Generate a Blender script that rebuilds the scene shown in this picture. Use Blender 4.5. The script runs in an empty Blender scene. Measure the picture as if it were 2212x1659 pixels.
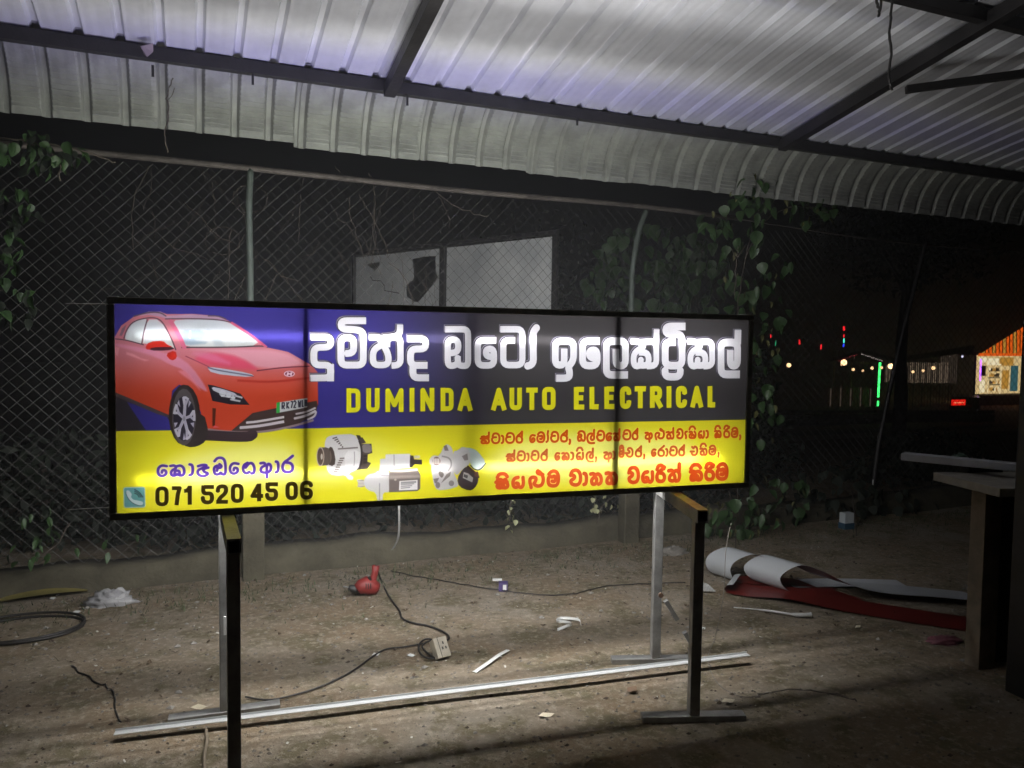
import bpy, math, random
import numpy as np
from mathutils import Vector, Matrix
from mathutils.geometry import tessellate_polygon
random.seed(7); RNG = np.random.default_rng(7)
scene = bpy.context.scene
col = scene.collection

# ------------------------------------------------------------------ camera
yaw, pitch, roll, F = 0.31446522, -0.05334474, 0.0139236, 1669.97
CAM = np.array([0.45850693, -2.83790211, 1.4382834])
def _rot():
    cy, sy = math.cos(yaw), math.sin(yaw); cp, sp = math.cos(pitch), math.sin(pitch); cr, sr = math.cos(roll), math.sin(roll)
    f = np.array([sy * cp, cy * cp, sp]); r = np.array([cy, -sy, 0]); u = np.cross(r, f)
    return cr * r + sr * u, -sr * r + cr * u, f
RR, UU, FF = _rot()
cd = bpy.data.cameras.new('camera'); cam = bpy.data.objects.new('camera', cd); col.objects.link(cam)
cd.sensor_width = 36; cd.lens = 36 * F / 2212; cd.clip_start = .05; cd.clip_end = 400
M = Matrix(((RR[0], UU[0], -FF[0], CAM[0]), (RR[1], UU[1], -FF[1], CAM[1]), (RR[2], UU[2], -FF[2], CAM[2]), (0, 0, 0, 1)))
cam.matrix_world = M
scene.camera = cam

# ------------------------------------------------------------------ night sky, moon, exposure
world = bpy.data.worlds.new('World'); scene.world = world; world.use_nodes = True
wt = world.node_tree; bg = wt.nodes['Background']
sky = wt.nodes.new('ShaderNodeTexSky'); sky.sky_type = 'NISHITA'; sky.sun_disc = False
sky.sun_elevation = math.radians(-6); sky.sun_rotation = math.radians(200)
wt.links.new(sky.outputs[0], bg.inputs[0]); bg.inputs[1].default_value = 0.1
sl = bpy.data.lights.new('moon', 'SUN'); sl.energy = 0.002; sl.angle = math.radians(.5); sl.color = (1, .95, .9)
so = bpy.data.objects.new('moon', sl); col.objects.link(so); so.rotation_euler = (math.radians(50), 0, math.radians(-20))
scene.view_settings.view_transform = 'Standard'; scene.view_settings.look = 'None'
scene.view_settings.exposure = 0; scene.view_settings.gamma = 1; scene.view_settings.use_curve_mapping = False
scene.cycles.max_bounces = 8; scene.cycles.sample_clamp_indirect = 4
TUBE = 225.0       # radiance of the LED tubes inside the light box

# ------------------------------------------------------------------ places
def ray(x, y): return FF + RR * (x - 1106) / F - UU * (y - 829.5) / F
def at_depth_y(x4, y4, Y0):
    d = ray(x4 * 2212 / 4096, y4 * 2212 / 4096); return CAM + d * (Y0 - CAM[1]) / d[1]
AL = 0.08076638                       # the shelter and the fence run at this angle to the sign
E1 = np.array([math.cos(AL), math.sin(AL), 0]); E2 = np.array([-math.sin(AL), math.cos(AL), 0]); E3 = np.array([0, 0, 1.])
ORG = np.array([CAM[0], CAM[1], 0])
def L(a, d, z): return ORG + E1 * a + E2 * d + E3 * z          # shelter axes: along the eave, away, up
def gr(x, y, z=0.): d = ray(x, y); return CAM + d * (z - CAM[2]) / d[2]
def de(x, y, D): d = ray(x, y); return CAM + d * D / (d @ E2)
def terrain(x, y):
    d = (np.array([x, y, 0]) - ORG) @ E2
    t = min(max((d - 7) / 20, 0), 1); t = t * t * (3 - 2 * t)
    return -2.8 * t

# ------------------------------------------------------------------ materials
MATS = {}
def mat(name, rgb, rough=.7, metal=0, var=0, scale=8, bump=0, bscale=40, rgb2=None, detail=6, emit=None, est=0, trans=0, spec=None):
    if name in MATS: return MATS[name]
    m = bpy.data.materials.new(name); m.use_nodes = True; n = m.node_tree.nodes; l = m.node_tree.links
    b = n['Principled BSDF']; b.inputs['Base Color'].default_value = (*rgb, 1); b.inputs['Roughness'].default_value = rough; b.inputs['Metallic'].default_value = metal
    if spec is not None: b.inputs['Specular IOR Level'].default_value = spec
    tc = n.new('ShaderNodeTexCoord')
    if var or rgb2:
        nz = n.new('ShaderNodeTexNoise'); nz.inputs['Scale'].default_value = scale; nz.inputs['Detail'].default_value = detail; nz.inputs['Roughness'].default_value = .65
        l.new(tc.outputs['Object'], nz.inputs['Vector'])
        r = n.new('ShaderNodeValToRGB'); c2 = rgb2 or tuple(c * (1 - var) for c in rgb)
        r.color_ramp.elements[0].position = .35; r.color_ramp.elements[1].position = .65
        r.color_ramp.elements[0].color = (*c2, 1); r.color_ramp.elements[1].color = (*rgb, 1)
        l.new(nz.outputs['Fac'], r.inputs[0]); l.new(r.outputs[0], b.inputs['Base Color'])
        mr = n.new('ShaderNodeMapRange'); mr.inputs['To Min'].default_value = min(1, rough + .12); mr.inputs['To Max'].default_value = max(.03, rough - .1)
        l.new(nz.outputs['Fac'], mr.inputs[0]); l.new(mr.outputs[0], b.inputs['Roughness'])
    if bump:
        bn = n.new('ShaderNodeTexNoise'); bn.inputs['Scale'].default_value = bscale; bn.inputs['Detail'].default_value = 8
        l.new(tc.outputs['Object'], bn.inputs['Vector'])
        bp = n.new('ShaderNodeBump'); bp.inputs['Strength'].default_value = bump; bp.inputs['Distance'].default_value = .01
        l.new(bn.outputs['Fac'], bp.inputs['Height']); l.new(bp.outputs[0], b.inputs['Normal'])
    if emit: b.inputs['Emission Color'].default_value = (*emit, 1); b.inputs['Emission Strength'].default_value = est
    if trans: b.inputs['Transmission Weight'].default_value = trans
    MATS[name] = m; return m
def two_sided(name, front, back, rough=.35):
    m = bpy.data.materials.new(name); m.use_nodes = True; n = m.node_tree.nodes; l = m.node_tree.links
    b = n['Principled BSDF']; b.inputs['Roughness'].default_value = rough
    g = n.new('ShaderNodeNewGeometry'); mx = n.new('ShaderNodeMix'); mx.data_type = 'RGBA'
    mx.inputs[6].default_value = (*front, 1); mx.inputs[7].default_value = (*back, 1)
    l.new(g.outputs['Backfacing'], mx.inputs[0]); l.new(mx.outputs[2], b.inputs['Base Color'])
    nz = n.new('ShaderNodeTexNoise'); nz.inputs['Scale'].default_value = 9; bp = n.new('ShaderNodeBump'); bp.inputs['Strength'].default_value = .25
    l.new(nz.outputs[0], bp.inputs['Height']); l.new(bp.outputs[0], b.inputs['Normal'])
    return m
def emis(name, rgb, s):
    if name in MATS: return MATS[name]
    m = bpy.data.materials.new(name); m.use_nodes = True; t = m.node_tree; t.nodes.clear()
    e = t.nodes.new('ShaderNodeEmission'); e.inputs[0].default_value = (*rgb, 1); e.inputs[1].default_value = s
    o = t.nodes.new('ShaderNodeOutputMaterial'); t.links.new(e.outputs[0], o.inputs[0]); MATS[name] = m; return m

# ------------------------------------------------------------------ mesh building
class MB:
    def __init__(s): s.v = []; s.f = []
    def quad(s, *p):
        b = len(s.v); s.v += [tuple(q) for q in p]; s.f.append(tuple(range(b, b + len(p)))); return s
    def box(s, o, ax, ay, az):       # centre and three half vectors
        o, ax, ay, az = [np.array(q, float) for q in (o, ax, ay, az)]
        b = len(s.v)
        for i in (-1, 1):
            for j in (-1, 1):
                for k in (-1, 1): s.v.append(tuple(o + ax * i + ay * j + az * k))
        s.f += [tuple(b + q for q in f) for f in ((0, 1, 3, 2), (4, 6, 7, 5), (0, 4, 5, 1), (2, 3, 7, 6), (0, 2, 6, 4), (1, 5, 7, 3))]
        return s
    def beam(s, a, b, w, h, up=(0, 0, 1)):
        a = np.array(a, float); b = np.array(b, float); d = b - a; Ln = np.linalg.norm(d); d = d / Ln
        r = np.cross(d, up); r = r / np.linalg.norm(r); u = np.cross(r, d)
        return s.box((a + b) / 2, d * Ln / 2, r * w / 2, u * h / 2)
    def tube(s, pts, r, n=6, caps=True):
        pts = [np.array(p, float) for p in pts]; b = len(s.v); m = len(pts)
        ref = np.array([.13, .27, .95])
        for i, p in enumerate(pts):
            t = pts[min(i + 1, m - 1)] - pts[max(i - 1, 0)]; t = t / (np.linalg.norm(t) + 1e-9)
            x = np.cross(t, ref)
            if np.linalg.norm(x) < .1: x = np.cross(t, (1, 0, 0))
            x /= np.linalg.norm(x); y = np.cross(t, x)
            rr = r[i] if hasattr(r, '__len__') else r
            for k in range(n):
                a = 2 * math.pi * k / n; s.v.append(tuple(p + rr * (x * math.cos(a) + y * math.sin(a))))
        for i in range(m - 1):
            for k in range(n): s.f.append((b + i * n + k, b + i * n + (k + 1) % n, b + (i + 1) * n + (k + 1) % n, b + (i + 1) * n + k))
        if caps and n > 2: s.f.append(tuple(b + k for k in range(n))[::-1]); s.f.append(tuple(b + (m - 1) * n + k for k in range(n)))
        return s
    def grid(s, rows):
        b = len(s.v); m = len(rows[0])
        for r in rows: s.v += [tuple(p) for p in r]
        for i in range(len(rows) - 1):
            for j in range(m - 1): s.f.append((b + i * m + j, b + i * m + j + 1, b + (i + 1) * m + j + 1, b + (i + 1) * m + j))
        return s
    def mesh(s, name, m, smooth=False):
        me = bpy.data.meshes.new(name); me.from_pydata(s.v, [], s.f)
        if m: me.materials.append(m)
        if smooth: me.polygons.foreach_set('use_smooth', [True] * len(me.polygons))
        me.update(); return me
    def build(s, name, m, parent=None, smooth=False, bevel=0, loc=None, label=None):
        if loc is not None:                       # give a top-level mesh its origin at its base
            loc = np.array(loc, float); s.v = [tuple(np.array(p) - loc) for p in s.v]
        o = bpy.data.objects.new(name, s.mesh(name, m, smooth)); col.objects.link(o)
        if loc is not None: o.location = loc
        if parent is not None: o.parent = parent; o.matrix_parent_inverse = Matrix.Translation(parent.location).inverted()
        if bevel:
            bv = o.modifiers.new('bevel', 'BEVEL'); bv.width = bevel; bv.segments = 2; bv.limit_method = 'ANGLE'
        if label: o['label'] = label
        return o
def tag(o, label=None, cat=None, group=None, kind=None):
    if label: o['label'] = label
    if cat: o['category'] = cat
    if group: o['group'] = group
    if kind: o['kind'] = kind
    return o
def thing(name, loc, label, cat, group=None):
    o = bpy.data.objects.new(name, None); col.objects.link(o); o.location = [float(c) for c in loc]; o.empty_display_size = .1
    return tag(o, label, cat, group)
def inst(src, name, parent, mw):           # linked copy of a mesh under a thing
    o = bpy.data.objects.new(name, src); col.objects.link(o)
    if parent is not None: o.parent = parent; o.matrix_parent_inverse = Matrix.Translation(parent.location).inverted()
    o.matrix_basis = mw; return o
def rope(pts, n=8, jit=0, r=.0):
    pts = [np.array(p, float) for p in pts]; out = []
    for i in range(len(pts) - 1):
        p0 = pts[max(i - 1, 0)]; p1 = pts[i]; p2 = pts[i + 1]; p3 = pts[min(i + 2, len(pts) - 1)]
        for k in range(n):
            t = k / n; q = .5 * ((2 * p1) + (-p0 + p2) * t + (2 * p0 - 5 * p1 + 4 * p2 - p3) * t * t + (-p0 + 3 * p1 - 3 * p2 + p3) * t ** 3)
            out.append(q + RNG.normal(0, jit, 3) if jit else q)
    out.append(pts[-1]); return out

# ------------------------------------------------------------------ shared materials
m_steel = mat('galvanised_box_section', (.34, .34, .33), .4, .45, .35, 14, .15, 60)
m_dsteel = mat('dark_painted_steel', (.035, .033, .034), .5, .2, .3, 10, .2, 50)
m_zinc = mat('aluzinc_sheet', (.74, .75, .79), .5, .1, .22, 3.2, .06, 30)
m_crimp = mat('dimmed_crimped_sheet', (.36, .36, .37), .6, .1, .35, 5, .2, 30)  # base colour darkened to tone down light on the curved eave
m_conc = mat('weathered_concrete', (.1, .09, .06), .92, 0, .45, 6, .6, 45)
m_white = mat('white_pvc', (.75, .76, .74), .35, 0, .12, 12, .1, 30)
m_wire = mat('galvanised_wire', (.13, .125, .12), .6, .2, .5, 5)
m_leaf = mat('green_leaf', (.045, .1, .03), .45, 0, .5, 9, .3, 30)
m_dleaf = mat('dark_leaf', (.012, .022, .01), .7, 0, .6, 3)
m_twig = mat('dry_twig', (.1, .08, .065), .85, 0, .4, 10)
m_cable = mat('black_rubber_cable', (.02, .018, .017), .5)

# ---- sign artwork, rasterised into a print texture ----
AW, AH = 2048, 586
SW, SH = 2.44, .698
SB = .85
def lin2(c): return c
class Art:
    def __init__(s):
        s.a = np.zeros((AH, AW, 3), np.float32)
    def mp(s, pts):
        pts = np.asarray(pts, float)
        out = []
        for x, y in pts:
            P = at_depth_y(x, y, 0.0)
            out.append((P[0] / SW * AW, (1 - (P[2] - SB) / SH) * AH))
        return np.array(out)
    def _blend(s, sl, al, col):
        al = al[..., None]
        if callable(col):
            ys, xs = sl
            yy, xx = np.mgrid[ys, xs]
            c = col(xx / AW, yy / AH)
        else: c = np.array(col, np.float32) / 255
        s.a[sl] = s.a[sl] * (1 - al) + c * al
    def poly(s, pts, col, smooth=0, alpha=1, soft=.5):
        p = s.mp(pts)
        for _ in range(smooth):
            q = []
            for i in range(len(p)):
                a, b = p[i], p[(i + 1) % len(p)]
                q += [a * .75 + b * .25, a * .25 + b * .75]
            p = np.array(q)
        m = soft + 2
        x0, y0 = np.maximum(np.floor(p.min(0) - m).astype(int), 0); x1, y1 = np.ceil(p.max(0) + m).astype(int)
        x1 = min(x1, AW); y1 = min(y1, AH)
        if x1 <= x0 or y1 <= y0: return
        yy, xx = np.mgrid[y0:y1, x0:x1].astype(np.float32) + .5
        ins = np.zeros(xx.shape, bool); d2 = np.full(xx.shape, 1e9, np.float32)
        for i in range(len(p)):
            (ax, ay), (bx, by) = p[i], p[(i + 1) % len(p)]
            if abs(by - ay) > 1e-9:
                c = ((ay > yy) != (by > yy)) & (xx < (bx - ax) * (yy - ay) / (by - ay) + ax)
                ins ^= c
            L = (bx - ax) ** 2 + (by - ay) ** 2 + 1e-9
            t = np.clip(((xx - ax) * (bx - ax) + (yy - ay) * (by - ay)) / L, 0, 1)
            d2 = np.minimum(d2, (xx - ax - t * (bx - ax)) ** 2 + (yy - ay - t * (by - ay)) ** 2)
        d = np.sqrt(d2) * np.where(ins, 1, -1)
        al = np.clip(d / (2 * soft) + .5, 0, 1) * alpha
        s._blend((slice(y0, y1), slice(x0, x1)), al, col)
    def stroke(s, pts, r, col, smooth=2, butt=True, alpha=1, off=(0, 0), rnd=0):
        if rnd:
            o = [np.array(q, float) for q in pts]; q = [o[0]]
            for i in range(1, len(o) - 1):
                a, b, c = o[i - 1], o[i], o[i + 1]
                la, lc = np.linalg.norm(a - b), np.linalg.norm(c - b)
                ca = min(rnd, .48 * la if i > 1 else .9 * la); cc = min(rnd, .48 * lc if i < len(o) - 2 else .9 * lc)
                A0 = b + (a - b) / la * ca; C0 = b + (c - b) / lc * cc
                q += [A0 * (1 - t) ** 2 + 2 * b * t * (1 - t) + C0 * t * t for t in (0, .25, .5, .75, 1)]
            q.append(o[-1]); pts = q; smooth = 0
        p = s.mp(pts)
        sc = np.linalg.norm(np.diff(s.mp([pts[0], (pts[0][0] + 10, pts[0][1])]), axis=0)) / 10
        r = r * sc
        p = p + np.array(off) * sc
        for _ in range(smooth):
            if len(p) < 3: break
            q = [p[0]]
            for i in range(len(p) - 1):
                a, b = p[i], p[i + 1]
                q += [a * .75 + b * .25, a * .25 + b * .75]
            q.append(p[-1]); p = np.array(q)
        x0, y0 = np.maximum(np.floor(p.min(0) - r - 2).astype(int), 0); x1, y1 = np.ceil(p.max(0) + r + 2).astype(int)
        x1 = min(x1, AW); y1 = min(y1, AH)
        if x1 <= x0 or y1 <= y0: return
        yy, xx = np.mgrid[y0:y1, x0:x1].astype(np.float32) + .5
        best = np.full(xx.shape, -1e9, np.float32)
        n = len(p) - 1
        for i in range(n):
            a, b = p[i], p[i + 1]; L = np.linalg.norm(b - a)
            if L < 1e-6: continue
            ux, uy = (b - a) / L
            t = (xx - a[0]) * ux + (yy - a[1]) * uy
            pr = np.abs((xx - a[0]) * uy - (yy - a[1]) * ux)
            tc = np.clip(t, 0, L)
            d = r - np.hypot(t - tc, pr)
            if butt:
                if i == 0: d = np.where(t < 0, np.minimum(r - pr, t), d)
                if i == n - 1: d = np.where(t > L, np.minimum(r - pr, L - t), d)
            best = np.maximum(best, d)
        s._blend((slice(y0, y1), slice(x0, x1)), np.clip(best + .5, 0, 1) * alpha, col)

def make_art():
    A = Art()
    K = 4096 / 2212
    P = lambda *l: [(x * K, y * K) for x, y in l]
    def Z(ox, oy, sc):
        return lambda l: [(ox + x / sc, oy + y / sc) for x, y in l]
    def grad(c0, c1, lo, hi, ax=0):
        c0 = np.array(c0) / 255; c1 = np.array(c1) / 255
        def f(u, v):
            t = np.clip(((u if ax == 0 else v) - lo) / (hi - lo), 0, 1)[..., None]
            t = t * t * (3 - 2 * t)
            return c0 * (1 - t) + c1 * t
        return f
    BLUE, GREY, YEL = (64, 58, 138), (68, 66, 68), (222, 216, 44)
    A.poly(P((200, 600), (1700, 600), (1700, 1150), (200, 1150)), grad(BLUE, GREY, .28, .56))
    # dark slanted corner on the left
    A.poly(P((230, 850), (262, 850), (322, 940), (230, 940)), (58, 54, 60))
    A.poly(P((200, 932), (640, 926), (1100, 916), (1700, 905), (1700, 1150), (200, 1180)), YEL)
    # pale brushed patches in the yellow ground
    pale = (226, 226, 130)
    for q, al in (([(325, 1020), (420, 970), (560, 950), (640, 960), (660, 1030), (560, 1045), (400, 1050)], .8),
                  ([(345, 1040), (680, 1025), (760, 1035), (600, 1062), (360, 1062)], .6),
                  ([(660, 960), (800, 930), (900, 1000), (850, 1050), (690, 1050)], .35),
                  ([(1040, 1000), (1120, 940), (1320, 930), (1500, 950), (1520, 1000), (1440, 1040), (1180, 1046), (1050, 1030)], .75)):
        A.poly(P(*q), pale, smooth=3, alpha=al, soft=26)
    # ---------------- car ----------------
    z = Z(400, 1180, 2.4578)
    red, pink, dk = (204, 74, 50), (214, 86, 120), (62, 52, 56)
    A.poly(z([(100, 960), (160, 960), (700, 1170), (760, 1350), (1500, 1345), (1460, 1415), (1120, 1420), (760, 1380), (660, 1200), (160, 1010)]), dk)
    A.poly(z([(100, 955), (180, 960), (680, 1180), (690, 1210), (560, 1170), (160, 1000)]), (84, 74, 76))
    body = [(60, 470), (130, 440), (210, 300), (330, 215), (480, 165), (600, 165), (660, 190), (900, 185), (1140, 205), (1260, 250), (1400, 330), (1640, 515),
            (1850, 560), (1990, 640), (2080, 690), (2140, 760), (2145, 1080), (2050, 1200), (1900, 1290), (1500, 1350), (1020, 1330), (990, 1150), (900, 930), (780, 880), (710, 940), (680, 1180), (160, 960), (60, 950)]
    A.poly(z(body), grad((186, 128, 152), red, .20, .46, 1))
    A.poly(z(body), (196, 74, 52), alpha=.25)
    # roof rails, pillars
    A.poly(z([(320, 215), (480, 160), (600, 162), (655, 205), (900, 190), (1150, 208), (1250, 250), (1100, 238), (680, 240), (600, 215), (470, 195)]), (170, 140, 164))
    A.stroke(z([(330, 210), (480, 168), (590, 170), (650, 208)]), 3, (90, 74, 88))
    A.stroke(z([(1060, 205), (1170, 205), (1240, 238)]), 3, (90, 74, 88))
    # glass
    gl = grad((186, 192, 200), (196, 200, 190), .1, .3, 1)
    A.poly(z([(690, 250), (900, 238), (1150, 245), (1280, 270), (1420, 370), (1600, 495), (1200, 518), (830, 518), (770, 400)]), gl, smooth=1)
    A.poly(z([(770, 345), (1040, 345), (1045, 430), (900, 440), (1100, 470), (830, 500), (790, 430)]), (128, 146, 164), smooth=1, alpha=.8, soft=4)
    A.poly(z([(880, 350), (895, 350), (890, 430), (872, 420)]), (210, 216, 220), alpha=.8)
    A.poly(z([(1060, 340), (1170, 400), (1230, 510), (1130, 500)]), (150, 160, 172), alpha=.6, soft=5)
    A.poly(z([(300, 285), (350, 245), (450, 235), (465, 260), (415, 480), (250, 440), (245, 400)]), gl)
    A.poly(z([(330, 350), (410, 320), (440, 350), (400, 440), (300, 430)]), (150, 158, 160), smooth=2, alpha=.6, soft=4)
    A.poly(z([(485, 240), (560, 240), (620, 290), (700, 440), (735, 530), (640, 500), (420, 475), (460, 280)]), gl)
    A.poly(z([(190, 400), (215, 330), (260, 290), (240, 350), (215, 400)]), (120, 96, 112))
    for l in ([(235, 430), (260, 340), (330, 255), (470, 222), (560, 225), (620, 270), (700, 420), (745, 540)],
              [(465, 240), (430, 360), (410, 480)], [(130, 430), (250, 440), (430, 490)], [(640, 235), (900, 232), (1150, 240), (1300, 270)]):
        A.stroke(z(l), 2.5, (84, 60, 72))
    A.stroke(z([(800, 515), (1300, 515), (1600, 498), (1645, 515)]), 3, (70, 56, 64))
    A.stroke(z([(690, 250), (780, 400), (830, 520)]), 9, (196, 96, 128))
    A.stroke(z([(1290, 270), (1450, 370), (1640, 515)]), 5, (196, 90, 120))
    # bonnet highlights
    A.poly(z([(830, 530), (1600, 525), (1850, 570), (1990, 660), (1990, 700), (1560, 735), (1400, 620), (1100, 545)]), (210, 152, 168), smooth=1, alpha=.8, soft=6)
    A.poly(z([(1100, 560), (1350, 600), (1520, 700), (1560, 745), (1300, 720), (1050, 690), (900, 620)]), (206, 70, 104), smooth=2, alpha=.8, soft=6)
    A.poly(z([(860, 560), (1080, 560), (1350, 700), (1050, 640)]), (206, 120, 156), smooth=1, alpha=.6, soft=5)
    # lit shoulder strip
    A.poly(z([(140, 470), (430, 520), (600, 560), (760, 600), (900, 700), (1040, 900), (1060, 960), (960, 900), (820, 730), (700, 690), (560, 610), (300, 540), (140, 500)]), (204, 132, 158), smooth=1, alpha=.9, soft=3)
    for q in ([(130, 500), (190, 520), (175, 600), (140, 580)], [(260, 560), (330, 580), (400, 620), (480, 640), (440, 650), (330, 610), (260, 585)]):
        A.poly(z(q), (224, 150, 160), alpha=.8, soft=2)
    A.poly(z([(760, 740), (860, 750), (960, 880), (1000, 960), (900, 850), (800, 780)]), (220, 130, 150), smooth=1, alpha=.7, soft=3)
    A.stroke(z([(840, 600), (1060, 700), (1080, 715)]), 2, (150, 60, 84))
    A.stroke(z([(1080, 715), (1350, 750), (1510, 800)]), 2, (130, 50, 74))
    A.stroke(z([(1540, 745), (1800, 712), (2060, 700)]), 2.5, (110, 40, 60))
    A.stroke(z([(1350, 840), (1700, 860), (2100, 810)]), 5, (170, 46, 38), alpha=.7)
    # mirror
    A.poly(z([(440, 520), (480, 460), (620, 448), (660, 490), (720, 510), (640, 545), (470, 540)]), (200, 50, 40), smooth=1)
    A.poly(z([(500, 515), (700, 508), (740, 530), (640, 548), (490, 545)]), (70, 40, 50), smooth=1)
    A.poly(z([(640, 580), (740, 540), (760, 620), (700, 650)]), (196, 50, 40), smooth=1)
    # slim lamp, headlamp
    A.poly(z([(1050, 708), (1140, 712), (1480, 770), (1522, 800), (1400, 805), (1100, 770)]), (176, 184, 200), smooth=1)
    A.stroke(z([(1060, 712), (1150, 740), (1500, 795)]), 3, (110, 108, 130))
    A.poly(z([(1060, 880), (1120, 890), (1380, 970), (1470, 1080), (1280, 1075), (1105, 1040)]), (48, 44, 52))
    A.poly(z([(1090, 900), (1200, 920), (1360, 975), (1300, 1000), (1120, 950)]), (190, 194, 206), smooth=1)
    for cx, cy, rr in ((1205, 965, 34), (1265, 985, 26), (1310, 1010, 20)):
        A.poly(z([(cx + rr * math.cos(t), cy + rr * math.sin(t)) for t in np.linspace(0, 6.28, 12)[:-1]]), (206, 210, 222), alpha=.85)
    for q in ([(1190, 990), (1330, 1010)], [(1280, 1025), (1380, 1045)], [(1330, 990), (1400, 1010)]):
        A.stroke(z(q), 4, (220, 222, 230), alpha=.8)
    # emblem
    def ell(cx, cy, rx, ry): return [(cx + rx * math.cos(t), cy + ry * math.sin(t)) for t in np.linspace(0, 6.283, 20)[:-1]]
    A.poly(z(ell(1862, 775, 54, 30)), (220, 190, 210)); A.poly(z(ell(1862, 775, 42, 21)), (120, 40, 60))
    A.stroke(z([(1842, 792), (1850, 760)]), 4, (226, 200, 216)); A.stroke(z([(1876, 792), (1884, 760)]), 4, (226, 200, 216)); A.stroke(z([(1846, 776), (1882, 774)]), 3, (226, 200, 216))
    # bumper
    A.poly(z([(1290, 1335), (1500, 1160), (1740, 1110), (2130, 1040), (2140, 1080), (2120, 1180), (1900, 1290), (1500, 1352)]), (74, 60, 58))
    A.poly(z([(1105, 1110), (1140, 1115), (1130, 1280), (1105, 1290)]), (90, 46, 36))
    A.poly(z([(1125, 1285), (1180, 1300), (1110, 1305)]), (220, 96, 120))
    A.stroke(z([(1020, 1318), (1300, 1350), (1600, 1350), (1900, 1290), (2100, 1230)]), 5, (150, 132, 136))
    A.stroke(z([(1040, 1380), (1460, 1400), (1500, 1370)]), 22, (66, 54, 58))
    for q, w in (([(1440, 1255), (1550, 1245), (1810, 1200)], 5), ([(1375, 1305), (1560, 1290), (1810, 1245)], 6), ([(1925, 1170), (2030, 1150), (2118, 1110)], 4), ([(1910, 1215), (2020, 1190), (2120, 1140)], 5), ([(2040, 1225), (2110, 1195), (2125, 1150)], 4)):
        A.stroke(z(q), w, (206, 200, 206))
    A.poly(z([(1735, 1060), (2040, 1012), (2038, 1105), (1735, 1162)]), (200, 204, 206))
    A.poly(z([(1735, 1058), (1768, 1052), (1768, 1156), (1735, 1162)]), (60, 170, 76))
    pl = {'R': [[(0, 1), (0, 0), (.8, 0), (.8, .5), (0, .5)], [(.3, .5), (.85, 1)]], 'K': [[(0, 0), (0, 1)], [(.8, 0), (.05, .5), (.85, 1)]], '7': [[(0, 0), (.9, 0), (.3, 1)]],
          '2': [[(0, .15), (.4, -.1), (.9, .2), (0, 1), (.9, 1)]], 'W': [[(0, 0), (.2, 1), (.5, .3), (.75, 1), (1, 0)]], 'L': [[(0, 0), (0, 1), (.7, 1)]], 'H': [[(0, 0), (0, 1)], [(.8, 0), (.8, 1)], [(0, .5), (.8, .5)]]}
    for ch, x0, w in (('R', 1788, 34), ('K', 1834, 34), ('7', 1872, 30), ('2', 1903, 32), ('W', 1948, 30), ('L', 1986, 26), ('H', 2014, 26)):
        for st in pl[ch]:
            yb = 1060 - (x0 - 1788) * .135
            A.stroke(z([(x0 + 3 + a * (w - 8), yb + b * 62) for a, b in st]), 2.4, (46, 44, 60), smooth=0)
    # wheel
    A.poly(z(ell(830, 1180, 155, 300)), (58, 50, 50)); A.poly(z([(700, 1180), (830, 1180), (1020, 1150), (1070, 1350), (1040, 1440), (960, 1490), (860, 1500), (780, 1440)]), (60, 54, 54), smooth=1)
    A.poly(z(ell(825, 1200, 118, 280)), (92, 86, 88)); A.poly(z(ell(827, 1215, 106, 220)), (52, 48, 60))
    for k in range(5):
        t = -math.pi / 2 + k * 2 * math.pi / 5 + .15
        e = lambda dt, q: (827 + 104 * q * math.cos(t + dt), 1215 + 216 * q * math.sin(t + dt))
        A.stroke(z([(827, 1215), e(-.02, .6), e(-.2, .98)]), 6, (196, 192, 206), smooth=0)
        A.stroke(z([(827, 1215), e(.02, .6), e(.24, .98)]), 5, (176, 172, 190), smooth=0)
        A.poly(z([e(.34, .97), e(.6, .99), e(.5, .62)]), (176, 172, 190))
        A.stroke(z([e(-.25, .96), e(0, .97), e(.28, .96)]), 5, (196, 192, 206), smooth=0)
    A.poly(z(ell(827, 1215, 14, 26)), (150, 146, 160))
    # ---------------- heading ----------------
    z2, z3 = Z(1200, 1240, 2.212), Z(2100, 1240, 2.3284)
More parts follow.
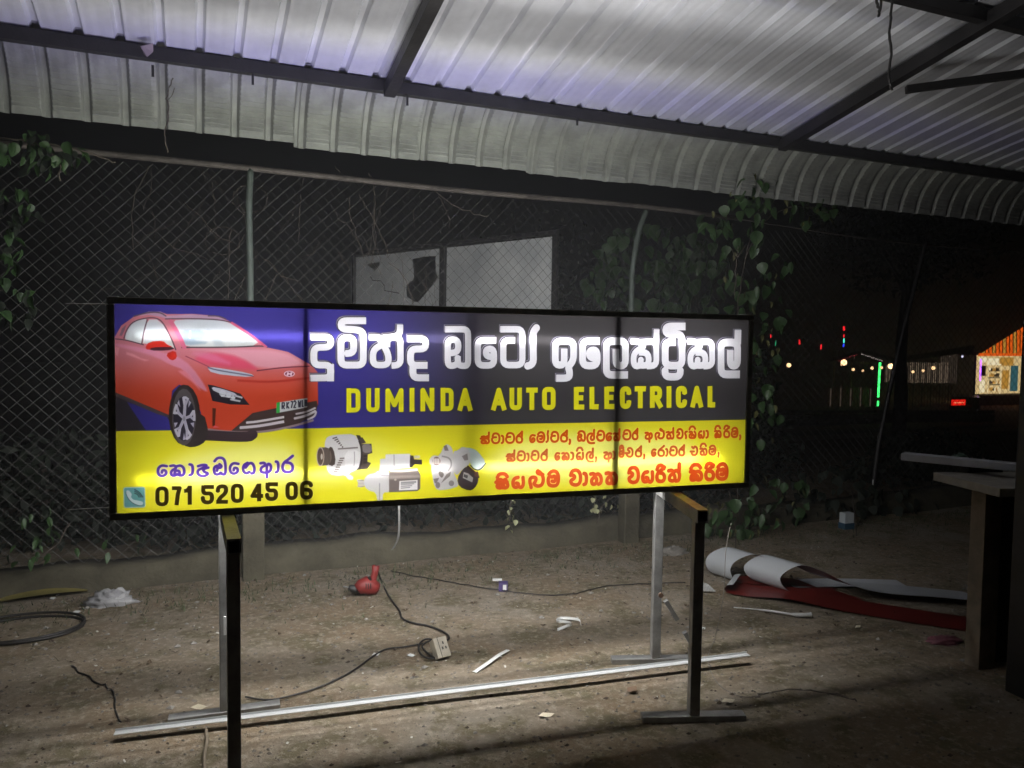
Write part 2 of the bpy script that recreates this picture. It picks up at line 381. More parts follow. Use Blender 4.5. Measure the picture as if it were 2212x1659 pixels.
    H = [(z2, 32, [[(95, 240), (272, 240), (272, 328), (122, 332), (122, 487), (272, 487), (272, 600), (92, 602)],
            [(270, 480), (270, 630)],
            [(585, 95), (365, 95), (365, 168), (480, 170), (560, 190), (560, 487), (362, 487), (362, 245), (475, 245), (475, 384), (400, 384)]]),
         (z2, 30, [[(612, 242), (705, 240), (760, 290), (645, 350), (645, 487), (780, 487), (785, 400), (745, 320)],
            [(735, 245), (830, 240), (888, 250), (890, 487), (810, 492)], [(735, 250), (885, 225), (885, 130)], [(690, 290), (800, 250)], [(770, 260), (770, 330)]]),
         (z2, 32, [[(950, 255), (1112, 255), (1112, 345), (978, 345), (978, 490), (1128, 490)], [(1000, 490), (998, 600), (1142, 600)],
            [(2095, 155), (2062, 190), (2062, 260), (2066, 487), (2010, 495)]]),
         (z2, 29, [[(1283, 170), (1485, 170), (1487, 260), (1487, 492), (1430, 495), (1395, 480), (1395, 410)], [(1395, 470), (1365, 495), (1307, 490), (1307, 262), (1400, 262), (1400, 378), (1330, 380)],
            [(1735, 268), (1572, 268), (1572, 490), (1716, 490), (1716, 345), (1645, 345), (1645, 408), (1690, 415)],
            [(1772, 170), (1968, 170), (1968, 487), (1798, 487), (1798, 268), (1903, 268)]]),
         (z3, 31, [[(365, 360), (365, 515), (282, 510), (282, 290), (452, 290), (452, 470), (400, 530), (415, 570), (413, 635), (290, 635)],
            [(695, 290), (536, 290), (536, 518), (672, 518), (672, 375), (600, 375), (600, 440), (645, 448)],
            [(960, 605), (757, 605), (757, 290), (936, 290), (936, 518), (846, 518), (846, 365)],
            [(1495, 153), (1312, 153), (1312, 222), (1462, 225), (1462, 518), (1305, 518), (1305, 298), (1403, 298)],
            [(1305, 556), (1300, 622), (1448, 622), (1445, 556)],
            [(2003, 600), (1826, 600), (1826, 302), (1980, 302), (1980, 518), (1912, 518), (1912, 372)], [(1981, 320), (1984, 185)]]),
         (z3, 27, [[(985, 290), (1060, 290), (1120, 340), (1012, 395), (1012, 522), (1080, 522), (1080, 455)], [(1075, 515), (1155, 520), (1150, 395), (1060, 395)],
            [(1075, 300), (1222, 290), (1225, 520), (1135, 522)], [(1222, 330), (1226, 180)]]),
         (z3, 27, [[(1512, 290), (1587, 290), (1647, 340), (1539, 395), (1539, 522), (1607, 522), (1607, 455)], [(1602, 515), (1682, 520), (1677, 395), (1587, 395)],
            [(1602, 300), (1740, 290), (1745, 520), (1662, 522)]])]
    def sh(zz, pts, r, dx, dy, col, g=0, al=1):
        A.stroke(zz([(x + dx, y + dy) for x, y in pts]), (r + g) / 2.26, col, rnd=24, alpha=al)
    for g, dx, dy, col, al in ((10, -8, -8, (54, 50, 66), .9), (5, -9, -9, (176, 174, 190), .8), (6, -2, -2, (48, 44, 54), .95), (0, 0, 0, (232, 232, 240), 1)):
        for zz, r, ss in H:
            for st in ss: sh(zz, st, r, dx, dy, col, g, al)
    # ---------------- latin line ----------------
    LT = {'D': [[(0, 0), (0, 1)], [(0, 1), (1, 1), (1, 0), (0, 0)]], 'U': [[(0, 0), (0, 1), (1, 1), (1, 0)]],
          'M': [[(0, 1), (0, 0), (.5, .75), (1, 0), (1, 1)]], 'I': [[(.5, 0), (.5, 1)]], 'N': [[(0, 1), (0, 0), (1, 1), (1, 0)]],
          'A': [[(0, 1), (.5, 0), (1, 1)], [(.2, .72), (.8, .72)]], 'T': [[(-.5, 0), (1.5, 0)], [(.5, 0), (.5, 1)]],
          'O': [[(0, .4), (0, 1), (1, 1), (1, 0), (0, 0), (0, .6)]],
          'E': [[(0, 0), (0, 1)], [(0, 0), (1.2, 0)], [(0, 1), (1.25, 1)], [(0, .48), (1.1, .48)]], 'L': [[(0, 0), (0, 1)], [(0, 1), (1.3, 1)]],
          'C': [[(1, .32), (1, 0), (0, 0), (0, 1), (1, 1), (1, .68)]],
          'R': [[(0, 1), (0, 0)], [(0, 0), (1, 0), (1, .54), (0, .54)], [(.5, .54), (1.05, 1)]]}
    r = 22
    def letter(zz, ch, x0, x1, y0, y1, r, col):
        for st in LT[ch]:
            q = []
            for a, b in st:
                X = x0 + r + a * (x1 - x0 - 2 * r); ext = 0
                Yv = y0 + r + b * (y1 - y0 - 2 * r)
                q.append((X, Yv))
            # let free vertical ends run to the full letter height
            for k, m in ((0, 1), (-1, -2)):
                (ax, ay), (bx, by) = q[k], q[m if k == 0 else -2]
                L = math.hypot(ax - bx, ay - by)
                if ch in 'UMINALDE' or (ch in 'TR' and abs(ax - bx) < 30) or (ch == 'R' and k == -1):
                    if abs(ay - by) > 5: q[k] = (ax + (ax - bx) / L * r, ay + (ay - by) / L * r)
            A.stroke(zz(q), r / 2.26, col, smooth=0, rnd=14 if ch in 'DUOCR' else 0)
    Ls = [(z2, 'D', 410, 535, 693, 907), (z2, 'U', 585, 705, 692, 905), (z2, 'M', 755, 917, 691, 903), (z2, 'I', 968, 1015, 690, 900), (z2, 'N', 1065, 1190, 689, 898),
          (z2, 'D', 1243, 1360, 689, 895), (z2, 'A', 1395, 1525, 689, 892), (z2, 'A', 1692, 1825, 688, 888), (z2, 'U', 1853, 1965, 687, 887), (z2, 'T', 2005, 2100, 687, 885),
          (z3, 'O', 160, 285, 718, 930), (z3, 'E', 455, 558, 717, 926), (z3, 'L', 600, 692, 716, 923), (z3, 'E', 738, 840, 714, 921), (z3, 'C', 885, 990, 713, 918),
          (z3, 'T', 1027, 1123, 712, 915), (z3, 'R', 1165, 1277, 711, 912), (z3, 'I', 1318, 1363, 710, 911), (z3, 'C', 1405, 1507, 710, 910), (z3, 'A', 1540, 1657, 709, 908), (z3, 'L', 1700, 1782, 709, 905)]
    for g, col in ((5, (58, 52, 50)), (0, (238, 236, 40))):
        for zz, ch, x0, x1, y0, y1 in Ls:
            letter(zz, ch, x0 - g * .5, x1 + g * .5, y0 - g * .5, y1 + g * .5, r + g * .6, col)
    # ---------------- small Sinhala lines ----------------
    fl = [(.92, .4), (.95, -.12)]
    G = {'ta': [[(.1, .3), (.25, 0), (.75, 0), (1, .25), (1, .75), (.75, 1), (.25, 1), (.02, .75), (.02, .5), (.25, .4), (.55, .4)]],
         'aa': [[(.1, .27), (.8, .3), (1, .6), (.8, .95), (.1, 1)]],
         'r': [[(.95, -.1), (.6, .12), (.15, .35), (0, .65), (.15, 1), (.85, 1), (1, .65), (.8, .38), (.35, .34)]],
         's': [[(-.08, .5), (.9, .5)], [(.05, .32), (.4, .25), (.5, .45), (.75, .2), (.85, .5)], [(.85, .5), (1, .8), (.8, 1), (.5, .95), (.2, 1), (0, .9), (.05, .7), (.4, .72), (.6, .78)]],
         'e': [[(.95, .32), (.4, .25), (.02, .5), (.08, .9), (.5, 1.02), (.92, .85), (.85, .6), (.5, .58), (.45, .75)]],
         'm': [[(.1, .2), (.35, 0), (.8, .02), (1, .4), (.9, .95), (.4, 1.02), (.05, .9), (0, .55), (.15, .35), (.4, .42), (.6, .32), (.72, .5), (.6, .72), (.38, .68)]],
         'oo': [[(.9, -.1), (.6, .25), (.9, .45), (.8, .9), (.1, 1)]], 'com': [[(.3, .84), (.8, .9), (.7, 1.1), (.1, 1.25)]],
         'o': [[(.08, .2), (.3, -.02), (.8, 0), (1, .3), (.98, .98), (.55, .92), (.5, .75)], [(.55, .9), (.1, 1), (.02, .6), (.15, .35), (.45, .3), (.55, .5), (.3, .6)]],
         'l': [[(.95, 1.22), (.3, 1.25), (0, .9), (.05, .4), (.5, .2), (.95, .4), (.95, .85), (.6, .92), (.45, .7), (.6, .5)]],
         'n': [[(0, .33), (.3, .28), (.45, .48), (.1, .65), (.05, .95), (.4, 1.02), (.6, .85), (.45, .55)], [(.4, .4), (.75, .28), (1, .55), (.9, .98), (.65, 1)]],
         'k': [[(0, .33), (.3, .28), (.45, .48), (.05, .65), (.05, .98), (.35, 1), (.5, .85), (.65, 1), (.98, .95), (1, .5), (.75, .28), (.45, .35)], [(.3, .85), (.35, .65), (.65, .65), (.68, .95)]],
         'i': [[(.05, .08), (.2, -.22), (.7, -.25), (.9, .02)]],
         'y': [[(.5, .3), (.18, .35), (.0, .65), (.12, 1.0), (.5, .98), (.55, .72), (.35, .7)], [(.5, .9), (.8, 1.05), (1, .8), (.95, .3)]],
         'v': [[(.05, .35), (.2, .02), (.75, 0), (1, .35), (.95, .85), (.6, 1.02), (.15, .95), (.02, .7), (.35, .6), (.45, .42), (.15, .32)]],
         'a': [[(.05, .35), (.4, .3), (.5, .5), (.1, .62), (.05, .95), (.5, 1), (.95, .9), (1, .5), (.75, .35), (.6, .55), (.62, 1.3)]],
         'lu': [[(.15, 1.05), (.02, .55), (.2, .35), (.5, .4), (.45, .65), (.3, .8), (.6, 1), (.95, .85), (1, .3), (.6, -.12), (.55, .1), (.95, .2)]],
         't': [[(0, .33), (.35, .28), (.4, .5), (.05, .65), (.1, 1), (.5, 1), (.6, .75), (.45, .6)], [(.4, .42), (.8, .28), (1, .55), (.95, 1), (.6, .98)]],
         'ae': [[(1, .3), (.4, .32), (.2, .5), (.7, .75), (.6, 1)]],
         'd': [[(.05, .35), (.4, .3), (.5, .5), (.05, .62), (.05, .95), (.4, 1), (.95, .98), (1, .5), (.8, .3)], [(.4, .75), (.6, .6), (.75, .8)]],
         'c': [[(-.05, .6), (.5, .6), (.55, .4), (.2, .25), (.4, .02), (.85, .1), (1, .5), (.85, 1), (.3, 1), (.1, .75)]],
         'E': [[(-.08, .6), (.45, .6)], [(.15, .1), (.4, .3), (.5, .02), (.9, .15), (1, .6), (.75, 1), (.25, 1), (.1, .8)]],
         'h': [[(0, .33), (.3, .28), (.4, .5), (.05, .7), (.15, 1.02), (.5, .98), (.6, .65), (.4, .55)], [(.35, .45), (.7, .28), (1, .5), (1, .9), (.75, 1)]],
         'g': [[(.4, .28), (.05, .45), (.02, .85), (.3, 1.02), (.55, .9)], [(.25, .6), (.5, .32), (.8, .28), (1, .6), (.95, .98), (.75, 1)]],
         'la': [[(.1, .4), (.5, .3), (.9, .35), (.4, .55), (.05, .7), (.1, 1), (.6, 1.12), (1, .9), (.6, .8), (.5, .6), (.95, .5)]],
         'mb': [[(.1, .1), (.35, -.15), (.85, -.1), (1, .3), (1, 1), (.7, 1), (.6, .85), (.45, 1), (.1, 1), (.02, .6), (.2, .4), (.35, .55), (.3, .75)], [(.5, .3), (.7, .45), (.5, .6), (.3, .4)]]}
    def gl_(zz, sc, names, x0, x1, base, h, r, cols):
        for nm in names.split('+'):
            sts = [fl] if nm == 'f' else G[nm]
            for st in sts:
                A.stroke(zz([(x0 + r * .7 + a * (x1 - x0 - 1.4 * r), base - h + r * .6 + b * (h - 1.2 * r)) for a, b in st]), r / sc, cols, butt=False)
    z6, z7, z4 = Z(1880, 1660, 3.568), Z(2400, 1660, 3.568), Z(450, 1680, 2.6024)
    OR = (206, 84, 16); halo = (238, 214, 110)
    T = []
    def line(zz, sc, b0, xb0, b1, xb1, h0, r, items, col, hal):
        for it in items: T.append((zz, sc, it[0], it[1], it[2], b0 + (b1 - b0) * (it[1] - xb0) / (xb1 - xb0), h0 * (1 if len(it) < 4 else it[3]), r, col, hal))
    line(z6, 3.568, 415, 150, 365, 2200, 158, 15, [('s+f', 150, 285), ('ta', 300, 430), ('aa', 440, 487), ('ta', 500, 640), ('r+f', 650, 758), ('e', 845, 940), ('m', 950, 1075), ('oo', 1080, 1128), ('ta', 1145, 1270), ('r+f', 1285, 1398), ('com', 1408, 1440), ('o', 1525, 1650), ('l+f', 1660, 1785), ('ta', 1800, 1925), ('e', 1935, 2030), ('n+f', 2040, 2150)], OR, halo)
    line(z7, 3.568, 358, 300, 322, 1950, 150, 14, [('ta', 320, 445), ('r+f', 455, 550), ('a', 635, 755), ('lu', 775, 925), ('t+f', 940, 1060), ('v', 1085, 1190), ('ae', 1195, 1248), ('d+i', 1260, 1375), ('y', 1395, 1495), ('aa', 1505, 1552), ('k+i', 1630, 1735), ('r+i', 1760, 1860), ('m', 1870, 1978), ('com', 1988, 2018)], OR, halo)
    line(z6, 3.568, 668, 520, 638, 1800, 155, 15, [('s+f', 520, 650), ('ta', 665, 795), ('aa', 805, 848), ('ta', 865, 990), ('r+f', 1005, 1112), ('e', 1205, 1290), ('k', 1305, 1420), ('aa', 1430, 1485), ('y+i', 1510, 1625), ('l+f', 1650, 1768), ('com', 1782, 1812), ('a', 1900, 2030), ('aa', 2035, 2075)], (200, 100, 50), halo)
    line(z7, 3.568, 608, 270, 573, 1650, 148, 14, [('m+i', 268, 350), ('c', 362, 480), ('r+f', 498, 602), ('com', 618, 646), ('e', 730, 808), ('r', 820, 927), ('aa', 932, 972), ('ta', 985, 1105), ('r+f', 1115, 1212), ('E', 1290, 1400), ('t+i', 1420, 1532), ('m', 1548, 1662), ('com', 1678, 1704)], (200, 94, 40), halo)
    line(z6, 3.568, 1058, 365, 988, 2060, 245, 25, [('s+i', 365, 565, .8), ('y', 590, 782, .95), ('lu', 825, 1068), ('m', 1095, 1285), ('v', 1412, 1598), ('aa', 1605, 1680), ('h', 1705, 1890), ('n', 1925, 2110)], (208, 84, 36), halo)
    line(z7, 3.568, 978, 390, 925, 1750, 245, 25, [('v', 388, 568), ('y', 585, 772, .95), ('r+i', 790, 942, .88), ('n+f', 962, 1158), ('k+i', 1272, 1468, .85), ('r+i', 1488, 1642, .88), ('m', 1652, 1835)], (208, 76, 26), halo)
    line(z4, 2.6024, 595, 460, 548, 1880, 172, 15, [('e', 458, 580), ('k', 592, 758), ('aa', 788, 848), ('la', 868, 1014), ('mb', 1040, 1188), ('e', 1208, 1325), ('g', 1345, 1490), ('a', 1525, 1662), ('aa', 1688, 1738), ('r', 1755, 1892)], (74, 44, 140), (236, 232, 190))
    for t in T: gl_(*t[:6], t[6], t[7] + 6, t[9])
    for t in T: gl_(*t[:6], t[6], t[7], t[8])
    # ---------------- telephone number ----------------
    DG = {'0': [[(0, .4), (0, 1), (1, 1), (1, 0), (0, 0), (0, .6)]], '7': [[(-.1, 0), (1, 0), (.75, .4), (.55, 1.12)]],
          '1': [[(-.2, .22), (.3, .2), (.9, -.05)], [(.8, -.12), (.8, 1.12)]], '5': [[(1.2, 0), (.12, 0)], [(.08, -.1), (.02, .46), (1, .38), (1, 1), (0, 1), (0, .68)]],
          '2': [[(0, .36), (0, 0), (1, 0), (1, .42), (.12, .8), (.08, 1)], [(-.2, 1), (1.2, 1)]], '4': [[(1.15, .75), (0, .75), (.65, 0)], [(.72, -.1), (.72, 1.12)]],
          '6': [[(1, .2), (1, 0), (0, 0), (0, 1), (1, 1), (1, .47), (.1, .47)]]}
    for g, col in ((5, (236, 228, 120)), (0, (50, 40, 10))):
        for ch, x0, x1, y0, y1 in (('0', 445, 585, 690, 900), ('7', 605, 720, 688, 890), ('1', 735, 838, 682, 884), ('5', 918, 1058, 675, 880), ('2', 1075, 1205, 668, 874), ('0', 1232, 1365, 660, 865),
                                   ('4', 1435, 1575, 655, 850), ('5', 1587, 1725, 647, 845), ('0', 1800, 1930, 640, 835), ('6', 1952, 2087, 630, 830)):
            rr = 22
            for st in DG[ch]: A.stroke(z4([(x0 + rr + a * (x1 - x0 - 2 * rr), y0 + rr + b * (y1 - y0 - 2 * rr)) for a, b in st]), (rr + g) / 2.6, col, smooth=0, rnd=18 if ch in '0256' else 0)
    # telephone badge
    A.poly(z4([(126, 698), (326, 695), (341, 708), (345, 898), (330, 913), (130, 917), (115, 902), (111, 714)]), (186, 204, 190))
    A.poly(z4([(132, 707), (322, 704), (332, 714), (336, 892), (326, 903), (136, 906), (125, 896), (121, 718)]), grad((110, 168, 164), (96, 150, 150), .8, .95, 1))
    hs = [(135, 745), (165, 725), (205, 775), (190, 800), (215, 830), (245, 835), (320, 850), (318, 880), (290, 893), (220, 870), (165, 820)]
    A.poly(z4([(x - 3, y + 4) for x, y in hs]), (44, 60, 60), smooth=1); A.poly(z4(hs), (190, 206, 206), smooth=1)
    for rr in (0, 20, 38): A.stroke(z4([(228, 760 - rr), (262 + rr * .5, 775 - rr * .6), (278 + rr, 805)]), 2, (40, 60, 60))
    # ---------------- alternator & starters ----------------
    z5 = Z(1200, 1680, 2.765)
    lt, md, dg = (198, 196, 196), (150, 144, 140), (82, 72, 68)
    A.poly(z5([(670, 265), (790, 262), (800, 365), (750, 380), (745, 460), (785, 475), (750, 540), (620, 555), (640, 200), (690, 190), (730, 250)]), dg)
    A.poly(z5([(675, 270), (790, 265), (800, 360), (690, 365)]), (126, 118, 120), smooth=1)
    A.poly(z5([(280, 210), (330, 170), (450, 158), (600, 155), (650, 230), (675, 300), (680, 430), (650, 540), (520, 600), (590, 620), (585, 668), (530, 660), (500, 605), (420, 618), (330, 600), (290, 530), (270, 300)]), lt, smooth=1)
    A.poly(z5([(490, 340), (660, 330), (668, 440), (620, 570), (500, 560)]), (214, 212, 212), smooth=1)
    for k in range(6): A.stroke(z5([(360 + k * 22, 205 + k * 20), (410 + k * 12, 190 + k * 20)]), 2.6, (92, 82, 80))
    for k in range(7): A.stroke(z5([(440 - k * 11, 425 + k * 24), (490 - k * 12, 422 + k * 25)]), 2.6, (112, 102, 98))
    A.poly(z5([(620, 165), (665, 170), (680, 205), (640, 215)]), (60, 54, 54)); A.stroke(z5([(420, 320), (640, 305)]), 3, (120, 112, 110))
    A.stroke(z5([(600, 350), (605, 440), (590, 560)]), 1.5, (150, 146, 146))
    A.stroke(z5([(655, 230), (680, 300), (685, 430), (655, 545)]), 4, (60, 54, 54))
    for k in range(3): A.stroke(z5([(700, 400 + k * 35), (745, 397 + k * 35)]), 5, (60, 54, 52))
    A.poly(z5([(320, 290), (370, 310), (400, 480), (340, 520), (300, 440)]), (70, 60, 56), smooth=1)
    A.poly(z5([(220, 305), (310, 300), (345, 360), (350, 440), (320, 500), (220, 508)]), (112, 100, 92), smooth=1)
    for k in range(5): A.stroke(z5([(262 + k * 15, 310), (272 + k * 15, 400), (262 + k * 15, 500)]), 1.4, (70, 62, 58))
    A.poly(z5(ell(225, 405, 44, 108)), (186, 172, 160)); A.poly(z5(ell(225, 405, 34, 94)), (92, 78, 68)); A.poly(z5(ell(240, 405, 12, 34)), (190, 186, 176))
    # starter motor
    A.poly(z5([(945, 380), (1220, 372), (1222, 530), (1040, 540), (985, 560), (880, 560), (885, 430), (945, 428)]), (206, 204, 204))
    A.stroke(z5([(1040, 380), (1042, 535)]), 2, (160, 156, 156))
    A.poly(z5([(1218, 390), (1255, 395), (1262, 435), (1348, 440), (1350, 495), (1268, 490), (1240, 525), (1212, 525)]), (64, 56, 56)); A.stroke(z5([(1265, 408), (1325, 410)]), 6, (186, 180, 160))
    A.poly(z5([(860, 560), (1000, 545), (1000, 800), (915, 800), (915, 905), (855, 905), (840, 800), (760, 785), (715, 740), (705, 650), (760, 600), (830, 590)]), lt, smooth=1)
    A.poly(z5([(985, 575), (1310, 560), (1330, 600), (1330, 760), (1300, 785), (985, 800)]), grad((78, 70, 66), (110, 100, 96), .3, .9, 1))
    A.poly(z5([(985, 620), (1330, 608), (1330, 640), (985, 655)]), (168, 158, 150), alpha=.7, soft=3)
    A.poly(z5([(1100, 675), (1300, 662), (1300, 770), (1095, 778)]), (222, 220, 218))
    for k in range(4): A.stroke(z5([(1115, 695 + k * 20), (1285 - k * 22, 685 + k * 20)]), 2.2 if k else 4, (150, 148, 150))
    A.poly(z5(ell(1055, 660, 14, 12)), (170, 160, 150)); A.stroke(z5([(635, 670), (700, 668), (705, 735), (640, 732)]), 4, lt); A.poly(z5([(640, 668), (705, 660), (710, 740), (640, 738)]), (150, 140, 130))
    for k in range(4): A.stroke(z5([(642, 680 + k * 16), (705, 678 + k * 16)]), 2, (206, 200, 190))
    A.stroke(z5([(885, 560), (885, 615), (985, 615)]), 2, (150, 146, 150)); A.stroke(z5([(880, 700), (880, 900)]), 2, (150, 146, 150)); A.stroke(z5([(1000, 560), (1130, 565), (1300, 548)]), 5, (190, 184, 170))
    # geared starter
    A.poly(z5([(1735, 650), (1800, 540), (1850, 510), (1960, 590), (1975, 680), (1930, 760), (1870, 785), (1760, 740)]), (76, 66, 68), smooth=1)
    A.poly(z5([(1800, 300), (1900, 310), (1960, 340), (2062, 470), (2010, 560), (1930, 545), (1880, 480), (1860, 420)]), (176, 190, 186), smooth=1)
    A.stroke(z5([(1885, 500), (1930, 550), (1990, 555), (2060, 475)]), 2.2, (60, 56, 50))
    A.poly(z5([(1690, 345), (1740, 340), (1805, 285), (1880, 340), (1890, 480), (1800, 540), (1735, 620), (1690, 560)]), (186, 184, 184), smooth=1)
    A.poly(z5([(1545, 385), (1590, 290), (1630, 262), (1680, 300), (1700, 400), (1690, 560), (1755, 700), (1740, 745), (1560, 782), (1490, 760), (1455, 580), (1450, 480), (1520, 400)]), (188, 186, 184), smooth=1)
    A.poly(z5([(1590, 290), (1620, 275), (1645, 340), (1600, 340)]), (120, 110, 106)); A.poly(z5([(1540, 560), (1600, 590), (1570, 650), (1530, 600)]), (112, 104, 100), smooth=1)
    A.poly(z5([(1620, 600), (1670, 570), (1660, 620), (1560, 700)]), (124, 116, 112)); A.poly(z5([(1475, 650), (1540, 640), (1510, 700), (1490, 700)]), (120, 112, 110))
    A.poly(z5(ell(1675, 700, 30, 32)), (130, 124, 122)); A.poly(z5(ell(1525, 720, 26, 34)), (124, 116, 114)); A.stroke(z5([(1570, 400), (1660, 420), (1680, 500), (1640, 560)]), 3, (140, 134, 134))
    A.poly(z5(ell(1495, 455, 66, 64)), (206, 200, 194)); A.poly(z5(ell(1510, 455, 44, 48)), (120, 96, 90))
    for k in range(4): A.stroke(z5([(1480 + k * 18, 425), (1476 + k * 20, 490)]), 3, (210, 200, 190))
    A.poly(z5([(1790, 400), (1850, 370), (1860, 440), (1820, 450)]), (130, 122, 120)); A.poly(z5([(1810, 575), (1860, 590), (1915, 640), (1905, 690), (1800, 640)]), (190, 188, 184))
    for k in range(3): A.stroke(z5([(1822 + k * 14, 600 + k * 6), (1816 + k * 14, 632 + k * 6)]), 2.2, (70, 64, 64))
    A.stroke(z5([(1850, 510), (1960, 600), (1975, 635)]), 4, (70, 50, 44)); A.poly(z5([(1930, 570), (1970, 570), (1980, 640), (1930, 620)]), (110, 76, 66))
    return np.clip(A.a, 0, 1)
# ---- end artwork ----
# ------------------------------------------------------------------ ground
def hnoise(x, y):
    return .005 * math.sin(1.7 * x + .6 * y) * math.sin(1.3 * y - .4 * x) + .003 * math.sin(5.1 * x + 2) * math.sin(4.3 * y + 1.2 * x)
def gz(x, y):
    k = 1 if y > -1 else max(0, 1 + (y + 1))
    return terrain(x, y) + hnoise(x, y) * k * .7
g = MB()
xs = np.concatenate([np.linspace(-60, -5, 16), np.linspace(-4.6, 7, 150), np.linspace(7.6, 110, 40)])
ys = np.concatenate([np.linspace(-20, -3, 10), np.linspace(-2.8, 4, 120), np.linspace(4.4, 30, 30), np.linspace(34, 140, 12)])
g.grid([[(x, y, gz(x, y)) for x in xs] for y in ys])
gm = bpy.data.materials.new('trodden_earth'); gm.use_nodes = True
n = gm.node_tree.nodes; l = gm.node_tree.links; b = n['Principled BSDF']; b.inputs['Roughness'].default_value = .95; b.inputs['Specular IOR Level'].default_value = .15
tc = n.new('ShaderNodeTexCoord')
def nz(s, d=8, r=.6):
    q = n.new('ShaderNodeTexNoise'); q.inputs['Scale'].default_value = s; q.inputs['Detail'].default_value = d; q.inputs['Roughness'].default_value = r; l.new(tc.outputs['Object'], q.inputs['Vector']); return q
def mixc(f, a, b_):
    q = n.new('ShaderNodeMix'); q.data_type = 'RGBA'
    for k, v in ((0, f), (6, a), (7, b_)):
        if hasattr(v, 'links'): l.new(v, q.inputs[k])
        else: q.inputs[k].default_value = (*v, 1) if isinstance(v, tuple) else v
    return q.outputs[2]
def ramp(i, p0, p1):
    q = n.new('ShaderNodeMapRange'); q.inputs[1].default_value = p0; q.inputs[2].default_value = p1; l.new(i, q.inputs[0]); return q.outputs[0]
a1 = nz(1.3); a2 = nz(28, 10, .75); a3 = nz(5); a4 = nz(160, 4, .8)
c = mixc(ramp(a1.outputs[0], .4, .62), (.25, .19, .125), (.31, .27, .215))
c = mixc(ramp(a3.outputs[0], .48, .6), c, (.17, .145, .09))
c = mixc(ramp(a2.outputs[0], .5, .66), c, (.44, .38, .3))
c = mixc(ramp(a4.outputs[0], .62, .7), c, (.4, .36, .3))
c = mixc(ramp(a4.outputs[0], .38, .3), c, (.06, .042, .03))
l.new(c, b.inputs['Base Color'])
bp = n.new('ShaderNodeBump'); bp.inputs['Strength'].default_value = 1.0; bp.inputs['Distance'].default_value = .03; l.new(a2.outputs[0], bp.inputs['Height'])
bp2 = n.new('ShaderNodeBump'); bp2.inputs['Strength'].default_value = .6; bp2.inputs['Distance'].default_value = .004; l.new(a4.outputs[0], bp2.inputs['Height']); l.new(bp.outputs[0], bp2.inputs['Normal']); l.new(bp2.outputs[0], b.inputs['Normal'])
ground = g.build('ground', gm, smooth=True); tag(ground, kind='structure')
st = MB(); st.grid([[L(a, d, terrain(*L(a, d, 0)[:2]) + .012) for a in np.linspace(-30, 70, 12)] for d in np.linspace(28.5, 36, 6)])
tag(st.build('street', mat('asphalt', (.05, .048, .046), .9, 0, .3, 4, .5, 60)), kind='structure')

# gravel and crumbs
def pebbles(n_, xr, yr, s0, s1, name, m, label, flat=.6, kind='stuff', acc=None):
    mb = MB(); base = [(1, 0, 0), (-1, 0, 0), (0, 1, 0), (0, -1, 0), (0, 0, 1), (0, 0, -1)]
    tri = [(0, 2, 4), (2, 1, 4), (1, 3, 4), (3, 0, 4), (2, 0, 5), (1, 2, 5), (3, 1, 5), (0, 3, 5)]
    for _ in range(n_):
        x, y = random.uniform(*xr), random.uniform(*yr)
        if acc and not acc(x, y): continue
        s = s0 + (s1 - s0) * random.random() ** 3; a = random.random() * 6.28; bb = len(mb.v); z0 = gz(x, y)
        for px, py, pz in base:
            k = s * random.uniform(.6, 1.2)
            mb.v.append((x + k * (px * math.cos(a) - py * math.sin(a)), y + .8 * k * (px * math.sin(a) + py * math.cos(a)), z0 + s * flat * .3 + k * pz * flat))
        mb.f += [tuple(bb + q for q in t) for t in tri]
    o = mb.build(name, m); tag(o, kind=kind, label=label); return o
pebbles(14000, (-2.5, 5), (-1.2, 2.1), .003, .012, 'gravel', mat('gravel_stone', (.26, .23, .19), .9, 0, .6, 40), 'fine gravel strewn over the brown earth')
pebbles(1500, (-2.5, 5), (-1.2, 2.1), .003, .014, 'soil_crumbs', mat('soil_crumb', (.07, .05, .035), .95), 'dark crumbs of soil on the ground')
# pale chips
mb = MB()
for _ in range(170):
    x, y = random.uniform(-1.5, 4.5), random.uniform(-.7, 2.1); a = random.random() * 6.28; w, h = random.uniform(.003, .012), random.uniform(.002, .005)
    z0 = gz(x, y) + .006; ca, sa = math.cos(a), math.sin(a)
    mb.quad(*[(x + i * w * ca - j * h * sa, y + i * w * sa + j * h * ca, z0 + .003 * i * random.random()) for i, j in ((-1, -1), (1, -1), (1, 1), (-1, 1))])
tag(mb.build('litter_chips', mat('chip', (.6, .58, .52), .8)), 'tiny pale chips of litter scattered on the earth', kind='stuff')
# low weeds at the foot of the kerb
mb = MB()
for _ in range(2600):
    a, d = random.uniform(-3, 7), 4.75 - abs(random.gauss(0, .28))
    p = L(a, d, 0); h = random.uniform(.01, .045); w = .003; t = random.random() * 6.28
    z0 = gz(p[0], p[1]); q = np.array([math.cos(t), math.sin(t), 0])
    mb.quad(p + q * w + E3 * z0, p - q * w + E3 * z0, p + E3 * (z0 + h) + np.array([q[1], -q[0], 0]) * h * .7)
tag(mb.build('grass', mat('short_weed', (.06, .085, .03), .8, 0, .4, 5)), 'short weeds growing along the foot of the kerb', kind='stuff')

